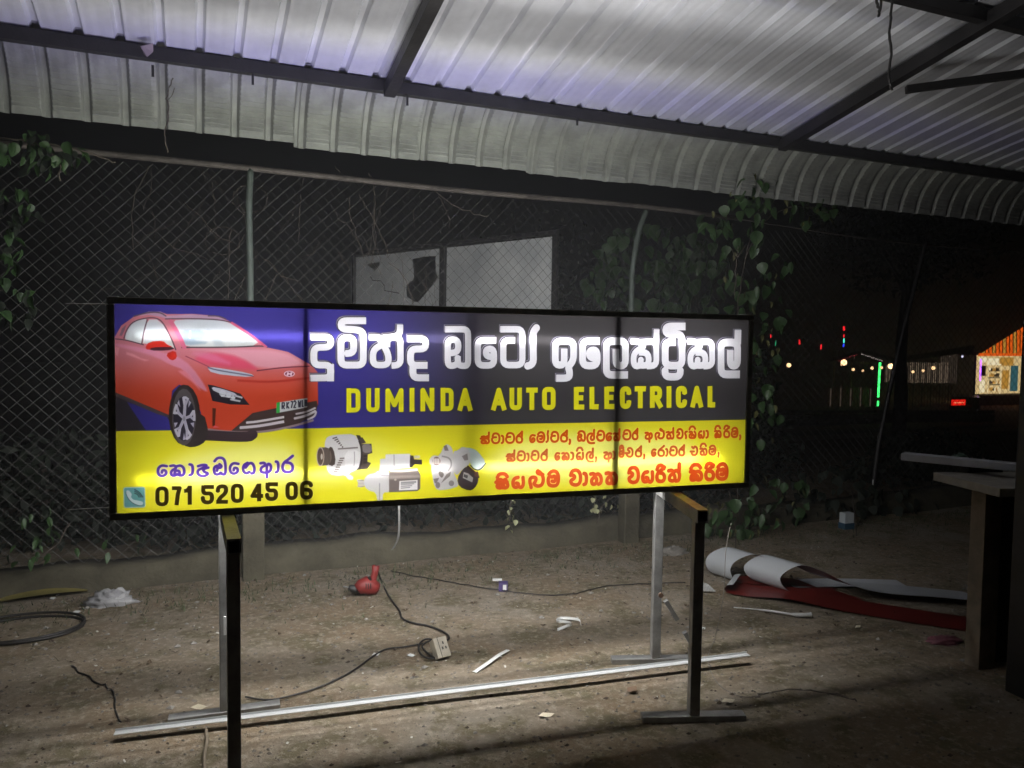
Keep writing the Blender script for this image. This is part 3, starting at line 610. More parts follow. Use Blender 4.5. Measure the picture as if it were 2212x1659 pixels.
# ------------------------------------------------------------------ light box sign
ART = make_art()
img = bpy.data.images.new('sign_print', AW, AH)
buf = np.ones((AH, AW, 4), np.float32); buf[..., :3] = ART[::-1]; img.pixels.foreach_set(buf.ravel()); img.update(); img.pack()
fm = bpy.data.materials.new('printed_flex'); fm.use_nodes = True; t = fm.node_tree; t.nodes.clear()
ti = t.nodes.new('ShaderNodeTexImage'); ti.image = img; ti.interpolation = 'Cubic'; ti.extension = 'EXTEND'
def _n(k): return t.nodes.new(k)
vm = _n('ShaderNodeVectorMath'); vm.operation = 'SCALE'; vm.inputs['Scale'].default_value = .108; t.links.new(ti.outputs[0], vm.inputs[0])
vd = _n('ShaderNodeVectorMath'); vd.operation = 'SCALE'; vd.inputs['Scale'].default_value = .3; t.links.new(ti.outputs[0], vd.inputs[0])
geo = _n('ShaderNodeNewGeometry'); mxb = _n('ShaderNodeMix'); mxb.data_type = 'RGBA'
t.links.new(geo.outputs['Backfacing'], mxb.inputs[0]); t.links.new(vd.outputs[0], mxb.inputs[6]); mxb.inputs[7].default_value = (.38, .38, .38, 1)
tr = _n('ShaderNodeBsdfTranslucent'); df = _n('ShaderNodeBsdfDiffuse'); ad = _n('ShaderNodeAddShader'); out = _n('ShaderNodeOutputMaterial')
t.links.new(vm.outputs[0], tr.inputs[0]); t.links.new(mxb.outputs[2], df.inputs[0]); t.links.new(tr.outputs[0], ad.inputs[0]); t.links.new(df.outputs[0], ad.inputs[1])
# the film also lets some light straight through, blurred: the tubes show as soft streaks
vs = _n('ShaderNodeVectorMath'); vs.operation = 'SCALE'; vs.inputs['Scale'].default_value = .022; t.links.new(ti.outputs[0], vs.inputs[0])
rf = _n('ShaderNodeBsdfRefraction'); rf.inputs['IOR'].default_value = 1.42; rf.inputs['Roughness'].default_value = .6; t.links.new(vs.outputs[0], rf.inputs[0])
ad2 = _n('ShaderNodeAddShader'); t.links.new(ad.outputs[0], ad2.inputs[0]); t.links.new(rf.outputs[0], ad2.inputs[1]); t.links.new(ad2.outputs[0], out.inputs[0])

sign = thing('lightbox_sign', (SW / 2, .08, SB), 'long backlit shop sign with a red car, white and yellow lettering and a phone number', 'sign')
DEP = .225; BW = .023
# flex face, very slightly slack
rows = []
NX, NZ = 96, 24
for j in range(NZ + 1):
    rows.append([(SW * i / NX, .0012 * math.sin(i * .35) * math.sin(math.pi * j / NZ), SB + SH * j / NZ) for i in range(NX + 1)])
fl = MB().grid(rows); fo = fl.build('flex_face', fm, sign, smooth=True)
uv = fo.data.uv_layers.new(name='UVMap')
vv = np.array([v.co[:] for v in fo.data.vertices]); li = np.zeros(len(fo.data.loops), np.int32); fo.data.loops.foreach_get('vertex_index', li)
q = vv[li]; uv.data.foreach_set('uv', np.stack([q[:, 0] / SW, (q[:, 2] - SB) / SH], 1).astype(np.float32).ravel())
m_frame = mat('sign_frame_steel', (.2, .19, .16), .6, .1, .4, 20, .2, 60)
m_fin = mat('sign_frame_inner', (.3, .3, .3), .5, .6, .3, 20)
def bar(nm, x0, x1, y0, y1, z0, z1, m=m_frame, par=sign, bv=.002):
    return MB().box(((x0 + x1) / 2, (y0 + y1) / 2, (z0 + z1) / 2), ((x1 - x0) / 2, 0, 0), (0, (y1 - y0) / 2, 0), (0, 0, (z1 - z0) / 2)).build(nm, m, par, bevel=bv)
zb, zt = SB, SB + SH
# front rails round the face, rear rails, corner spacers; top, bottom and back stay open
bar('front_rail', -BW, SW + BW, -.006, .095, zb - BW, zb); bar('shadow_rail', -BW + .031, SW + BW - .031, .108, .118, zb - .02, zb - .004, m_fin); bar('front_rail', -BW, SW + BW, -.006, .026, zt, zt + BW)  # lower front rail deepened and thin rail added to shape ground shadows
bar('front_stile', -BW, 0, -.006, .026, zb + .001, zt - .001); bar('front_stile', SW, SW + BW, -.006, .026, zb + .001, zt - .001)
bar('rear_rail', -BW, SW + BW, DEP - .03, DEP, zb - BW, zb - BW + .018, m_fin); bar('rear_rail', -BW, SW + BW, DEP - .03, DEP, zt + BW - .012, zt + BW, m_fin)
for x, w in ((SW * .25, .009), (SW * .5, .004), (SW * .75, .0125)):
    bar('mullion', x - w, x + w, .006, .024, zb + .001, zt - .001, m_frame, bv=0)
    bar('rear_mullion', x - .012, x + .012, DEP - .028, DEP - .004, zb - BW + .019, zt + BW - .013, m_fin)
for x in (-BW, SW + BW - .03):
    bar('rear_stile', x, x + .03, DEP - .03, DEP, zb - BW + .019, zt + BW - .013, m_fin)
    for z in (zb - BW + .001, zt - .003): bar('spacer', x, x + .03, .027, DEP - .031, z, z + .03, m_fin)
# side sheets of the box
bar('side_panel', -BW - .002, -BW, .027, DEP, zb - BW, zt + BW, m_frame, bv=0); bar('side_panel', SW + BW, SW + BW + .002, .027, DEP, zb - BW, zt + BW, m_frame, bv=0)
# LED tubes on the rear mullions
m_tube = emis('led_tube_glow', (1.0, .985, .97), TUBE); TY = .16
for z in (zb + .09, zb + .60):
    for x0, x1 in ((.03, 1.19), (1.25, 2.41)):
        tb = MB().tube([(x0 + .02, TY, z), (x1 - .02, TY, z)], .008, 10).build('led_tube', m_tube, sign, smooth=False)
        for x in (x0, x1): MB().tube([(x - .012, TY, z), (x + .012, TY, z)], .0095, 10).build('end_cap', m_white, tb)
    for x in (.2, 1.0, 1.45, 2.25): bar('tube_clip', x, x + .012, TY + .009, DEP - .029, z - .009, z + .009, m_white, bv=0)
# colour filters added behind the upper tubes to tint bands on the roof
pm = bpy.data.materials.new('violet_light_filter'); pm.use_nodes = True; pt = pm.node_tree; pt.nodes.clear()
tp = pt.nodes.new('ShaderNodeBsdfTransparent'); tp.inputs[0].default_value = (.6, .57, 1, 1); po = pt.nodes.new('ShaderNodeOutputMaterial'); pt.links.new(tp.outputs[0], po.inputs[0])
bar('added_tint_strip', .0, SW, DEP + .001, DEP + .0014, 1.5145, 1.546, pm, bv=0)
gm2 = pm.copy(); gm2.node_tree.nodes['Transparent BSDF'].inputs[0].default_value = (.8, .86, .7, 1)
bar('added_tint_strip', .0, SW, DEP + .001, DEP + .0014, 1.485, 1.514, gm2, bv=0)

# white strip trailing from the back of the box, corner wires
tail = MB(); pts = [at_depth_y(x / .54, y / .54, .17) for x, y in ((862, 1085), (862, 1120), (861.5, 1150), (858, 1168), (850, 1183), (846, 1188))]
pts = rope(pts, 5)
for k in range(len(pts) - 1):
    a, b_ = pts[k], pts[k + 1]; tail.quad(a + (-.004, 0, 0), a + (.004, 0, 0), b_ + (.004, 0, 0), b_ + (-.004, 0, 0))
tail.build('hanging_strip', mat('white_tape', (.7, .7, .68), .5), sign)
for z in (zt + .0, zb + .012):
    MB().tube([(-BW, .05, z), (-BW - .13, .05, z - .002)], .0018, 6).build('wire_stub', mat('bright_wire', (.7, .68, .66), .3, .6), sign)

# ------------------------------------------------------------------ trestles under the sign
def trestle(fx, fy, rx, ry, ang, label, brace):
    t = thing('steel_trestle', ((fx + rx) / 2, (fy + ry) / 2, 0), label, 'trestle', 'steel trestles carrying the sign')
    f = np.array([fx, fy, 0.]); r = np.array([rx, ry, 0.]); d = (r - f) / np.linalg.norm(r - f)
    top = SB - BW - .001; dx = np.array([math.cos(ang), math.sin(ang), 0])
    for p in (f, r):
        MB().beam(p + E3 * .026, p + E3 * (top - .051), .04, .04, up=tuple(d)).build('post', m_steel, t, bevel=.003)
        MB().beam(p - dx * .2 + E3 * .0125, p + dx * .2 + E3 * .0125, .05, .024).build('foot', m_steel, t, bevel=.002)
    # top bar: open box section whose end shows towards the camera
    a, b_ = f - d * .05, r + d * .03
    u = E3; rr = np.cross(d, u); w = .021; c0 = top - .0255
    for nm, oo, hw, hh in (('top', .022, w, .003), ('bot', -.022, w, .003)):
        MB().box((a + b_) / 2 + E3 * (c0 + oo), (b_ - a) / 2, rr * hw, E3 * hh).build('bearer_flange', m_steel, t)
    for s in (-1, 1): MB().box((a + b_) / 2 + rr * s * (w - .0025) + E3 * c0, (b_ - a) / 2, rr * .0025, E3 * .0185).build('bearer_web', m_steel, t)
    if brace:
        a = r + E3 * .3 + dx * .03 - d * .03; b_ = r + dx * .19 + E3 * .04 - d * .03
        for s, e in ((0.02, .36), (.58, 1)):
            MB().beam(a + (b_ - a) * s, a + (b_ - a) * e, .026, .02).build('brace', m_steel, t, bevel=.002)
        MB().tube([r + E3 * .32 - d * .032 + dx * .01, r + E3 * .32 - d * .04 + dx * .01], .012, 8).build('weld', mat('rusty_weld', (.12, .07, .045), .8), t)
    else:
        MB().box(r + E3 * .36 - d * .031, dx * .006, d * .003, E3 * .035).build('weld', m_white, t)
    return t
trestle(.374, -.30, .325, .239, 0.03, 'left steel trestle, its near post dark and cut off by the photo edge', False)
trestle(2.035, -.30, 2.155, .225, -.25, 'right steel trestle with a broken diagonal brace on its rear leg', True)

# long aluminium angle lying on the rear feet
a, b_ = gr(247, 1584, .03), gr(1617, 1414, .045)
al = MB().beam(a, b_, .03, .003); al.beam(a + (0, .015, .004), b_ + (0, .015, .004), .002, .009)
tag(al.build('metal_angle', mat('brushed_aluminium', (.8, .82, .82), .32, .5, .1, 20), loc=a), 'long thin aluminium angle lying across the feet of both trestles', 'metal bar')

# ------------------------------------------------------------------ scattering volume added to imitate lens glare
hz = bpy.data.materials.new('glare_veil_volume'); hz.use_nodes = True; ht = hz.node_tree; ht.nodes.clear()
pv = ht.nodes.new('ShaderNodeVolumePrincipled'); pv.inputs['Color'].default_value = (.85, .86, .9, 1); pv.inputs['Density'].default_value = .0105; pv.inputs['Anisotropy'].default_value = 0
ho = ht.nodes.new('ShaderNodeOutputMaterial'); ht.links.new(pv.outputs[0], ho.inputs['Volume'])
tag(MB().box((22, 60, 2.2), (90, 0, 0), (0, 84, 0), (0, 0, 6.3)).build('glare_veil', hz), kind='stuff')
# ------------------------------------------------------------------ shelter roof
RS = .198
def rz(D): return 2.845 + RS * (4.2 - D)
shel = thing('metal_shelter', L(2, 2, 0), 'open shelter of ribbed zinc sheets on dark steel with a curved eave over the sign', 'shelter')
PW = .70
def profile():
    pr = []     # (offset, lift, is_pan)
    pr.append((0, 0, 0))
    for j in range(4):
        o = .018 + .175 * j
        pr += [(o, 0, 0), (o + .012, .027, 0), (o + .036, .027, 0), (o + .048, 0, 0)]
        for q in (.053, .062, .068, .088, .094, .114, .12, .14, .146, .166): 
            if o + q < PW - .002: pr.append((o + q, .0012 if q in (.062, .068, .114, .12) else 0, 1))
    pr.append((PW + .012, .0, 0)); return pr
PR = profile()
slope = np.array([0, math.cos(math.atan(RS)), -math.sin(math.atan(RS))]); nrm = np.array([0, math.sin(math.atan(RS)), math.cos(math.atan(RS))])
fm_ = MB(); rows = []
for t in np.linspace(0, 1, 14):
    D = 4.24 - t * 7.4
    rows.append([tuple(np.array([o, D - 4.2, rz(D) - 2.845]) + nrm * lf) for o, lf, _ in PR])
flat_mesh = fm_.grid(rows).mesh('roof_sheet', m_zinc)
th0 = math.atan(RS); RB = .37; th1 = math.radians(86); arc = RB * (th1 - th0)
rows = []; NS = 90
for k in range(NS + 1):
    s = arc * k / NS; th = th0 + s / RB
    cy_, cz_ = RB * (math.sin(th) - math.sin(th0)), RB * (math.cos(th) - math.cos(th0))
    nn = np.array([0, math.sin(th), math.cos(th)])
    cr = ((k % 5) / 4.0) * .0085 if k < NS - 6 else 0
    rows.append([tuple(np.array([o, cy_ - .02, cz_ + .004]) + nn * (lf - (cr if pan else 0))) for o, lf, pan in PR])
curve_mesh = MB().grid(rows).mesh('curved_sheet', m_crimp)
R3 = Matrix(((E1[0], E2[0], 0), (E1[1], E2[1], 0), (0, 0, 1)))
for k in range(-6, 13):
    a = -.16 + PW * k
    jz = random.uniform(-.002, .002)
    inst(flat_mesh, 'roof_sheet', shel, Matrix.Translation(Vector(L(a, 4.2, 2.845 + jz + (.0015 if k % 2 else 0)))) @ R3.to_4x4())
    drop = random.uniform(-.008, .008) + (.0 if k > 0 else .0)
    mw = Matrix.Translation(Vector(L(a, 4.2 + drop * .3, 2.838 + jz - .004 * (k % 2) - (0 if k >= 1 else -.0) + (.012 if k < 1 else 0)))) @ R3.to_4x4() @ Matrix.Rotation(random.uniform(-.012, .012) + (.03 if k < 1 else 0), 4, 'X')
    inst(curve_mesh, 'curved_sheet', shel, mw)
def rbeam(nm, a0, d0, a1, d1, w, h, off):
    MB().beam(L(a0, d0, rz(d0) + off), L(a1, d1, rz(d1) + off), w, h).build(nm, m_dsteel, shel, bevel=.002)
for d in (4.2, 2.75, 1.3, -.2): rbeam('purlin', -4.3, d, 9.2, d, .05, .062, -.037)
for a in (-1.68, 1.005, 3.69, 6.38): rbeam('rafter', a, 4.19, a, -3, .062, .07, -.062)
rbeam('brace', 3.70, 3.22, 5.1, 2.35, .04, .04, -.16)
for px_, py_ in ((546, 168), (880, 214), (1247, 258), (330, 150)):
    p = de(px_, py_, 4.17); MB().beam(p + E3 * .02, p - E3 * .035, .012, .006, up=(0, 1, 0)).build('sheet_hook', m_dsteel, shel)
# roof post on the right
p = gr(2209, 1500); pz = p.copy()
MB().beam(p, p + E3 * 2.93, .09, .09, up=(0, 1, 0)).build('post', m_dsteel, shel, bevel=.004)
# dry things stuck on the sheets
p0, p1 = de(300, 108, 4.1), de(330, 98, 4.1)
mb = MB(); mb.quad(de(303, 100, 4.12), de(331, 93, 4.1), de(331, 112, 4.12), de(318, 123, 4.13)); mb.quad(de(303, 100, 4.12), de(318, 123, 4.13), de(312, 118, 4.16))
tag(mb.build('torn_plastic', mat('torn_film', (.32, .26, .27), .6), loc=p0), 'torn scrap of plastic caught above the eave purlin', 'plastic scrap')
mb = MB().tube(rope([de(x, y, 4.05) for x, y in ((374, 168), (362, 205), (366, 240), (358, 290), (362, 330))], 5, .004), .003, 5)
mb.tube(rope([de(x, y, 4.05) for x, y in ((364, 215), (372, 205), (377, 190))], 4), .002, 4)
tag(mb.build('hanging_twig', m_twig, loc=de(362, 300, 4.05)), 'thin dry stem hanging from the curved eave at the left', 'twig')
mb = MB().tube(rope([L(-2.72, 4.1, 2.8), L(-2.68, 4.25, 2.6), L(-2.74, 4.4, 2.45), L(-2.7, 4.5, 2.3)], 5, .006), .012, 6)
# hanging cables, top right
c0 = de(1926, -40, 2.6)
mb = MB().tube(rope([de(x, y, 2.62) for x, y in ((1929, -60), (1926, 20), (1921, 70), (1925, 110), (1920, 160), (1924, 188), (1928, 192))], 6, .0012), .0058, 6)
tag(mb.build('hanging_cable', m_cable, loc=de(1928, 192, 2.62)), 'longer black cable end dangling from the roof at upper right', 'cable')
mb = MB().tube(rope([de(x, y, 2.62) for x, y in ((1893, -60), (1894, 5), (1900, 20), (1898, 36))], 6, .001), .006, 6).tube(rope([de(x, y, 2.64) for x, y in ((1904, -60), (1903, 10), (1898, 24))], 6, .001), .006, 6)
tag(mb.build('hanging_cable', m_cable, loc=de(1898, 36, 2.62)), 'short stub of doubled black cable beside the longer dangling one', 'cable')

# ------------------------------------------------------------------ fence and kerb
FD = 4.95
fence = thing('chain_link_fence', L(2, FD, 0), 'tall sagging chain link fence with bent posts behind the sign', 'fence')
d_ = .038; mb = MB(); z0, z1 = .16, 2.45; nseg = int((z1 - z0) / d_)
A0, A1 = -3.3, 8.2; nw = int((A1 - A0) / d_)
VV = []; Fc = []
for i in range(nw):
    pts = []
    for k in range(nseg + 1):
        side = (k + i) % 2
        a = A0 + d_ * (i + side) ; z = z0 + d_ * k
        if a > 3.6: z = z0 + (z - z0) * .97
        sag = .02 * math.sin(a * 1.9) * math.sin(z * 2.2) + .012 * math.sin(a * 5.3 + z * 3)
        pts.append(L(a + .006 * math.sin(z * 7 + a * 3), FD + sag + .002 * (1 if side else -1), z + .008 * math.sin(a * 4)))
    bse = len(VV)
    for q in pts:
        for s in range(3):
            an = 2.094 * s; VV.append(tuple(q + .0019 * (E1 * math.cos(an) + E2 * math.sin(an))))
    for k in range(nseg):
        for s in range(3): Fc.append((bse + k * 3 + s, bse + k * 3 + (s + 1) % 3, bse + k * 3 + 3 + (s + 1) % 3, bse + k * 3 + 3 + s))
mb.v, mb.f = VV, Fc
tag(mb.build('wire_mesh', m_wire, fence), kind='stuff')
m_rail = mat('rusty_pipe', (.15, .13, .12), .7, .3, .5, 8, .2, 40)
rp = [L(-3.4, FD - .03, 2.50), L(-1.5, FD - .03, 2.47), L(.4, FD - .03, 2.455), L(1.7, FD - .03, 2.44), L(3.0, FD - .03, 2.45), L(3.95, FD - .03, 2.425)]
MB().tube(rope(rp, 6), .019, 8).build('top_rail', m_rail, fence, smooth=True)
MB().tube(rope([L(3.95, FD - .03, 2.42), L(5.8, FD, 2.35), L(8.2, FD, 2.38)], 6), .006, 6).build('tension_wire', m_rail, fence, smooth=True)
m_gpost = mat('green_grey_pipe', (.13, .16, .14), .6, .3, .3, 10, .1, 40)
for pts in ([(541, 366), (538, 450), (540, 560), (541, 660), (541, 1190)], [(1396, 455), (1380, 500), (1368, 570), (1364, 660), (1360, 1120)], [(2000, 520), (1975, 620), (1940, 760), (1898, 960), (1886, 1060)]):
    MB().tube(rope([de(x, y, FD - .03) for x, y in pts], 5), .02, 8).build('post', m_gpost if pts[0][0] < 1900 else m_dsteel, fence, smooth=True)
mb = MB().beam(de(1886, 1036, FD - .05), de(1885, 1058, FD - .05), .008, .008, up=(0, 1, 0)); mb.build('wire_tie', m_white, fence)
kb = MB(); rows = []
for a in np.linspace(-3.6, 8.2, 90):
    h = .15 + .016 * math.sin(a * 2.3) + .01 * math.sin(a * 7.1) + random.uniform(-.006, .006); e = .01 * math.sin(a * 5)
    rows.append([L(a, FD - .09 + e, -.05), L(a, FD - .085 + e, h * .6), L(a, FD - .06 + e, h - .012), L(a, FD - .03 + e, h), L(a, FD + .08, h + .004), L(a, FD + .1, -.05)])
kerb = kb.grid(rows).build('concrete_kerb', m_conc, smooth=True, loc=L(2, FD, 0)); tag(kerb, 'low rough concrete kerb under the chain link fence', 'kerb')
for (x, y, yt, w, lb) in ((547, 1228, 1105, .125, 'square concrete stub post nearer the left trestle'), (1357, 1175, 1055, .125, 'square concrete stub post beside the right trestle')):
    p = de(x, y, FD - .13); q = de(x, yt, FD - .13)
    h = q[2] + .35
    o = MB().box(np.array([p[0], p[1], h / 2 - .02]), E1 * w / 2, E2 * .05, E3 * (h / 2 + .02)).build('concrete_post', m_conc, bevel=.008, loc=(p[0], p[1], 0)); tag(o, lb, 'post', 'concrete stub posts at the fence')

# ------------------------------------------------------------------ old panel behind the fence
TR = de(1204, 502, 5.75); zt_ = TR[2]; TL = gr(768, 550, zt_)
U = TL - TR; WB = np.linalg.norm(U); U = -U / WB            # left -> right
V = np.cross(E3, U)
board = thing('old_board', ((TL + TR) / 2) * (1, 1, 0), 'whitewashed old signboard with a torn hole standing beyond the fence', 'board')
def hit(x, y):      # where the sight line to a mark meets the board
    d = ray(x, y); t = ((TL - CAM) @ V) / (d @ V); P = CAM + d * t; return np.array([(P - TL) @ U, P[2]])
def panel(outer, holes, nm, m, th=.004):
    loops = [[Vector((p[0], p[1], 0)) for p in lp] for lp in [outer] + holes]
    tris = tessellate_polygon(loops); pts = [p for lp in loops for p in lp]
    P = [TL * (1, 1, 0) + U * p.x + E3 * p.y for p in pts]; mb = MB(); k = len(P)
    mb.v = [tuple(p) for p in P] + [tuple(p + V * th) for p in P]
    mb.f = [tuple(t) for t in tris] + [tuple(q + k for q in t)[::-1] for t in tris]
    i = 0
    for lp in loops:
        for j in range(len(lp)): mb.f.append((i + j, i + (j + 1) % len(lp), k + i + (j + 1) % len(lp), k + i + j))
        i += len(lp)
    return mb.build(nm, m, board)
m_board = mat('chalky_white_sheet', (.88, .9, .9), .6, 0, .35, 2.2, .1, 20, rgb2=(.6, .63, .65))
k_ = 1 / 2.3284; bz = lambda x, y: hit((1350 + x * k_) * .54, (900 + y * k_) * .54)
xm0, xm1 = bz(975, 400)[0], bz(1018, 400)[0]; zlo = .75; zhi = zt_ - .03
hole1 = [bz(*q) for q in ((695, 315), (770, 305), (780, 295), (915, 288), (915, 420), (935, 495), (870, 580), (770, 700), (740, 722), (690, 700), (640, 665), (638, 560), (690, 520), (710, 500))]
hole2 = [bz(*q) for q in ((265, 362), (395, 345), (385, 385), (340, 440), (330, 410), (300, 390))]
panel([(0.01, zlo), (xm0, zlo), (xm0, zhi), (0.01, zhi)], [hole1, hole2], 'board_panel', m_board)
panel([(xm1, zlo), (WB - .03, zlo), (WB - .03, zhi), (xm1, zhi)], [], 'board_panel', m_board)
def fb(x0, z0_, x1, z1_, w, nm='frame_bar'):
    MB().beam(TL * (1, 1, 0) + U * x0 + E3 * z0_ - V * .02, TL * (1, 1, 0) + U * x1 + E3 * z1_ - V * .02, w, .03, up=tuple(V)).build(nm, m_dsteel, board)
fb((xm0 + xm1) / 2, 0.0, (xm0 + xm1) / 2, zt_, xm1 - xm0); fb(WB, 0.0, WB, zt_ + .02, .05); fb(-.02, zt_, WB + .0, zt_, .035); fb(0.0, 0, 0.0, zt_ - .02, .02)
cr = [bz(*q) for q in ((310, 480), (330, 515), (405, 520), (440, 565), (440, 610), (580, 635))]
cm = MB().tube([TL * (1, 1, 0) + U * p[0] + E3 * p[1] - V * .003 for p in cr], .005, 4); cm.build('crack', m_dsteel, board)

# ------------------------------------------------------------------ plants
def leaf_mesh(nm, w, h, m, fold=.25):
    mb = MB(); pts = [(0, 0), (.35, .12), (.5, .35), (.4, .62), (.2, .85), (0, 1)]
    L_ = [( -x * w, y * h, abs(x) * w * fold - .25 * h * y * y) for x, y in pts]; R_ = [(x * w, y * h, abs(x) * w * fold - .25 * h * y * y) for x, y in pts]
    mb.v = L_ + R_[1:5]; c_ = [0] * 6
    mids = [(0, y * h, -.25 * h * y * y) for x, y in pts[1:5]]; mb.v += mids
    # left 0..5, right 6..9, mid 10..13
    mb.f = [(0, 10, 1), (1, 10, 11, 2), (2, 11, 12, 3), (3, 12, 13, 4), (4, 13, 5), (0, 6, 10), (6, 7, 11, 10), (7, 8, 12, 11), (8, 9, 13, 12), (9, 5, 13)]
    return mb.mesh(nm, m, True)
LEAF = [leaf_mesh('leaf', .12, .13, m_leaf), leaf_mesh('leaf', .09, .12, m_leaf, .5), leaf_mesh('leaf', .055, .12, m_leaf, .4)]
LEAF.append(leaf_mesh('leaf', .035, .08, mat('yellowing_leaf', (.13, .13, .04), .6, 0, .4, 20), .7))
DLEAF = [leaf_mesh('leaf', .12, .13, m_dleaf), leaf_mesh('leaf', .08, .12, m_dleaf, .5)]
def rmat(p, s, down=True):
    e = Matrix.Rotation(random.uniform(0, 6.28), 4, 'Z') @ Matrix.Rotation(random.uniform(-1.9, -.5) if down else random.uniform(-.6, .9), 4, 'X') @ Matrix.Rotation(random.uniform(-.7, .7), 4, 'Y')
    return Matrix.Translation(Vector([float(c) for c in p])) @ e @ Matrix.Scale(s, 4)
def vine(name, label, cat, base, stems, blobs, leaves, sc=(.6, 1.1), group=None, r=.004, down=True):
    t = thing(name, base, label, cat, group)
    for s in stems: MB().tube(rope(s, 6, .004), r, 5).build('stem', m_twig, t, smooth=True)
    for (x, y, rx, ry, D, n_) in blobs:
        for _ in range(n_):
            a = random.uniform(0, 6.28); q = math.sqrt(random.random())
            p = de(x + rx * q * math.cos(a), y + ry * q * math.sin(a), D + random.uniform(-.12, .12))
            if p[2] < .04: p[2] = random.uniform(.04, .12)
            inst(random.choice(leaves), 'leaf', t, rmat(p, random.uniform(*sc), down))
    return t
D1 = 4.66
vine('climbing_vine', 'broad leaved vine hanging over the curved eave right of the sign', 'vine', gr(1640, 1190) + (0, 0, 0),
     [[de(x, y, D1 + .1) for x, y in ((1600, 1150), (1585, 900), (1590, 700), (1610, 560), (1640, 450), (1668, 395), (1690, 350))], [de(x, y, D1) for x, y in ((1610, 560), (1650, 480), (1720, 445), (1790, 460))],
      [de(x, y, D1 - .05) for x, y in ((1588, 640), (1592, 560), (1596, 530))], [de(x, y, D1 - .05) for x, y in ((1592, 560), (1578, 535))], [de(x, y, D1 - .05) for x, y in ((1593, 555), (1612, 530))]],
     [(1640, 395, 48, 42, D1 - .1, 40), (1610, 425, 50, 28, D1 - .1, 18), (1740, 435, 80, 45, D1 - .05, 42), (1590, 480, 80, 45, D1, 26), (1630, 560, 90, 60, D1 + .1, 26), (1640, 660, 70, 60, D1 + .1, 26),
      (1650, 780, 50, 80, D1 + .15, 30), (1640, 900, 50, 60, D1 + .1, 20)], LEAF, (.55, .95))
vine('climbing_vine', 'leafy vine drooping into the upper left corner before the fence', 'vine', gr(-30, 1200), 
     [[de(x, y, 4.6) for x, y in ((-60, 300), (20, 300), (90, 310), (190, 330), (250, 350))], [de(x, y, 4.6) for x, y in ((40, 300), (120, 340), (130, 390))]],
     [(70, 320, 110, 40, 4.6, 55), (120, 360, 40, 30, 4.55, 14), (25, 450, 60, 55, 4.65, 30), (40, 660, 60, 40, 4.7, 20), (10, 560, 40, 60, 4.7, 16)], [LEAF[1], LEAF[2], DLEAF[1]], (.35, .7))
vine('creeper', 'low creeper leaves on the kerb under the left end of the sign', 'plant', gr(100, 1230), [[de(x, y, 4.8) for x, y in ((150, 1130), (120, 1180), (60, 1215))]],
     [(95, 1130, 50, 40, 4.8, 14), (60, 1200, 60, 25, 4.8, 10), (230, 1160, 90, 40, 4.85, 8)], [LEAF[2]], (.35, .6))
vine('creeper', 'small pale creeper climbing the fence below the middle of the sign', 'plant', gr(1110, 1200), [[de(x, y, 4.8) for x, y in ((1108, 1150), (1100, 1110), (1104, 1080))]],
     [(1105, 1110, 14, 40, 4.78, 12)], [leaf_mesh('leaf', .09, .1, mat('pale_leaf', (.35, .36, .2), .6))], (.22, .4))
vine('creeper', 'small pale creeper beside the concrete stub near the right trestle', 'plant', gr(1300, 1180), [[de(x, y, 4.8) for x, y in ((1290, 1130), (1300, 1095), (1330, 1070))]],
     [(1300, 1085, 34, 22, 4.78, 14)], [bpy.data.meshes[-1] if False else leaf_mesh('leaf', .09, .1, MATS['pale_leaf'])], (.25, .45))
vine('weed_clump', 'big leaved weeds at the kerb right of the right trestle', 'plant', gr(1600, 1195), [[gr(1590, 1195), de(1585, 1120, 4.6), de(1575, 1060, 4.6)]],
     [(1600, 1130, 90, 60, 4.6, 60), (1680, 1080, 80, 60, 4.75, 40)], LEAF, (.5, .95), down=True)
vine('weed_clump', 'dark weeds in front of the fence between vine and dark table', 'plant', gr(1850, 1150), [[gr(1850, 1160), de(1840, 1060, 4.8)]],
     [(1790, 1080, 110, 70, 4.85, 90), (1950, 1100, 70, 60, 4.9, 40)], DLEAF, (.5, .9))
vine('banana_like_shrub', 'broad leaved shrub in shade beyond the fence right of the old board', 'shrub', de(1420, 1200, 6.0) * (1, 1, 0), [[de(1420, 1150, 6), de(1440, 800, 6), de(1400, 560, 6)], [de(1430, 900, 6), de(1500, 640, 6), de(1520, 520, 6)]],
     [(1400, 570, 130, 90, 6.0, 110), (1500, 620, 90, 120, 5.9, 90), (1330, 620, 70, 60, 6.2, 30)], [LEAF[0], LEAF[1]], (.6, 1.25))
# dark mass of bushes beyond the kerb
def bush(a, D, w, h, n_, label):
    t = thing('bush', L(a, D, terrain(*L(a, D, 0)[:2])), label, 'bush', 'dark bushes beyond the fence'); b0 = np.array(t.location)
    mb = MB()
    for _ in range(n_):
        u, v_, q = RNG.normal(0, 1, 3); r_ = np.array([u, v_, abs(q)]); r_ = r_ / np.linalg.norm(r_) * random.random() ** .4
        c_ = b0 + E1 * r_[0] * w * (1 + .25 * math.sin(9 * r_[2])) + E2 * r_[1] * w * .6 + E3 * (r_[2] * h + .02)
        x_ = RNG.normal(0, 1, 3); x_ /= np.linalg.norm(x_); y_ = np.cross(x_, RNG.normal(0, 1, 3)); y_ /= np.linalg.norm(y_); s = random.uniform(.03, .07)
        mb.quad(c_ - x_ * s, c_ - y_ * s * .45, c_ + x_ * s, c_ + y_ * s * .45)
    tag(mb.build('foliage', m_dleaf, t), kind='stuff')
    MB().tube(rope([b0 - E3 * .05, b0 + E3 * h * .5 + E1 * .05, b0 + E3 * h * .8], 4), [.02] * 8 + [.01], 6).build('stem', m_twig, t)
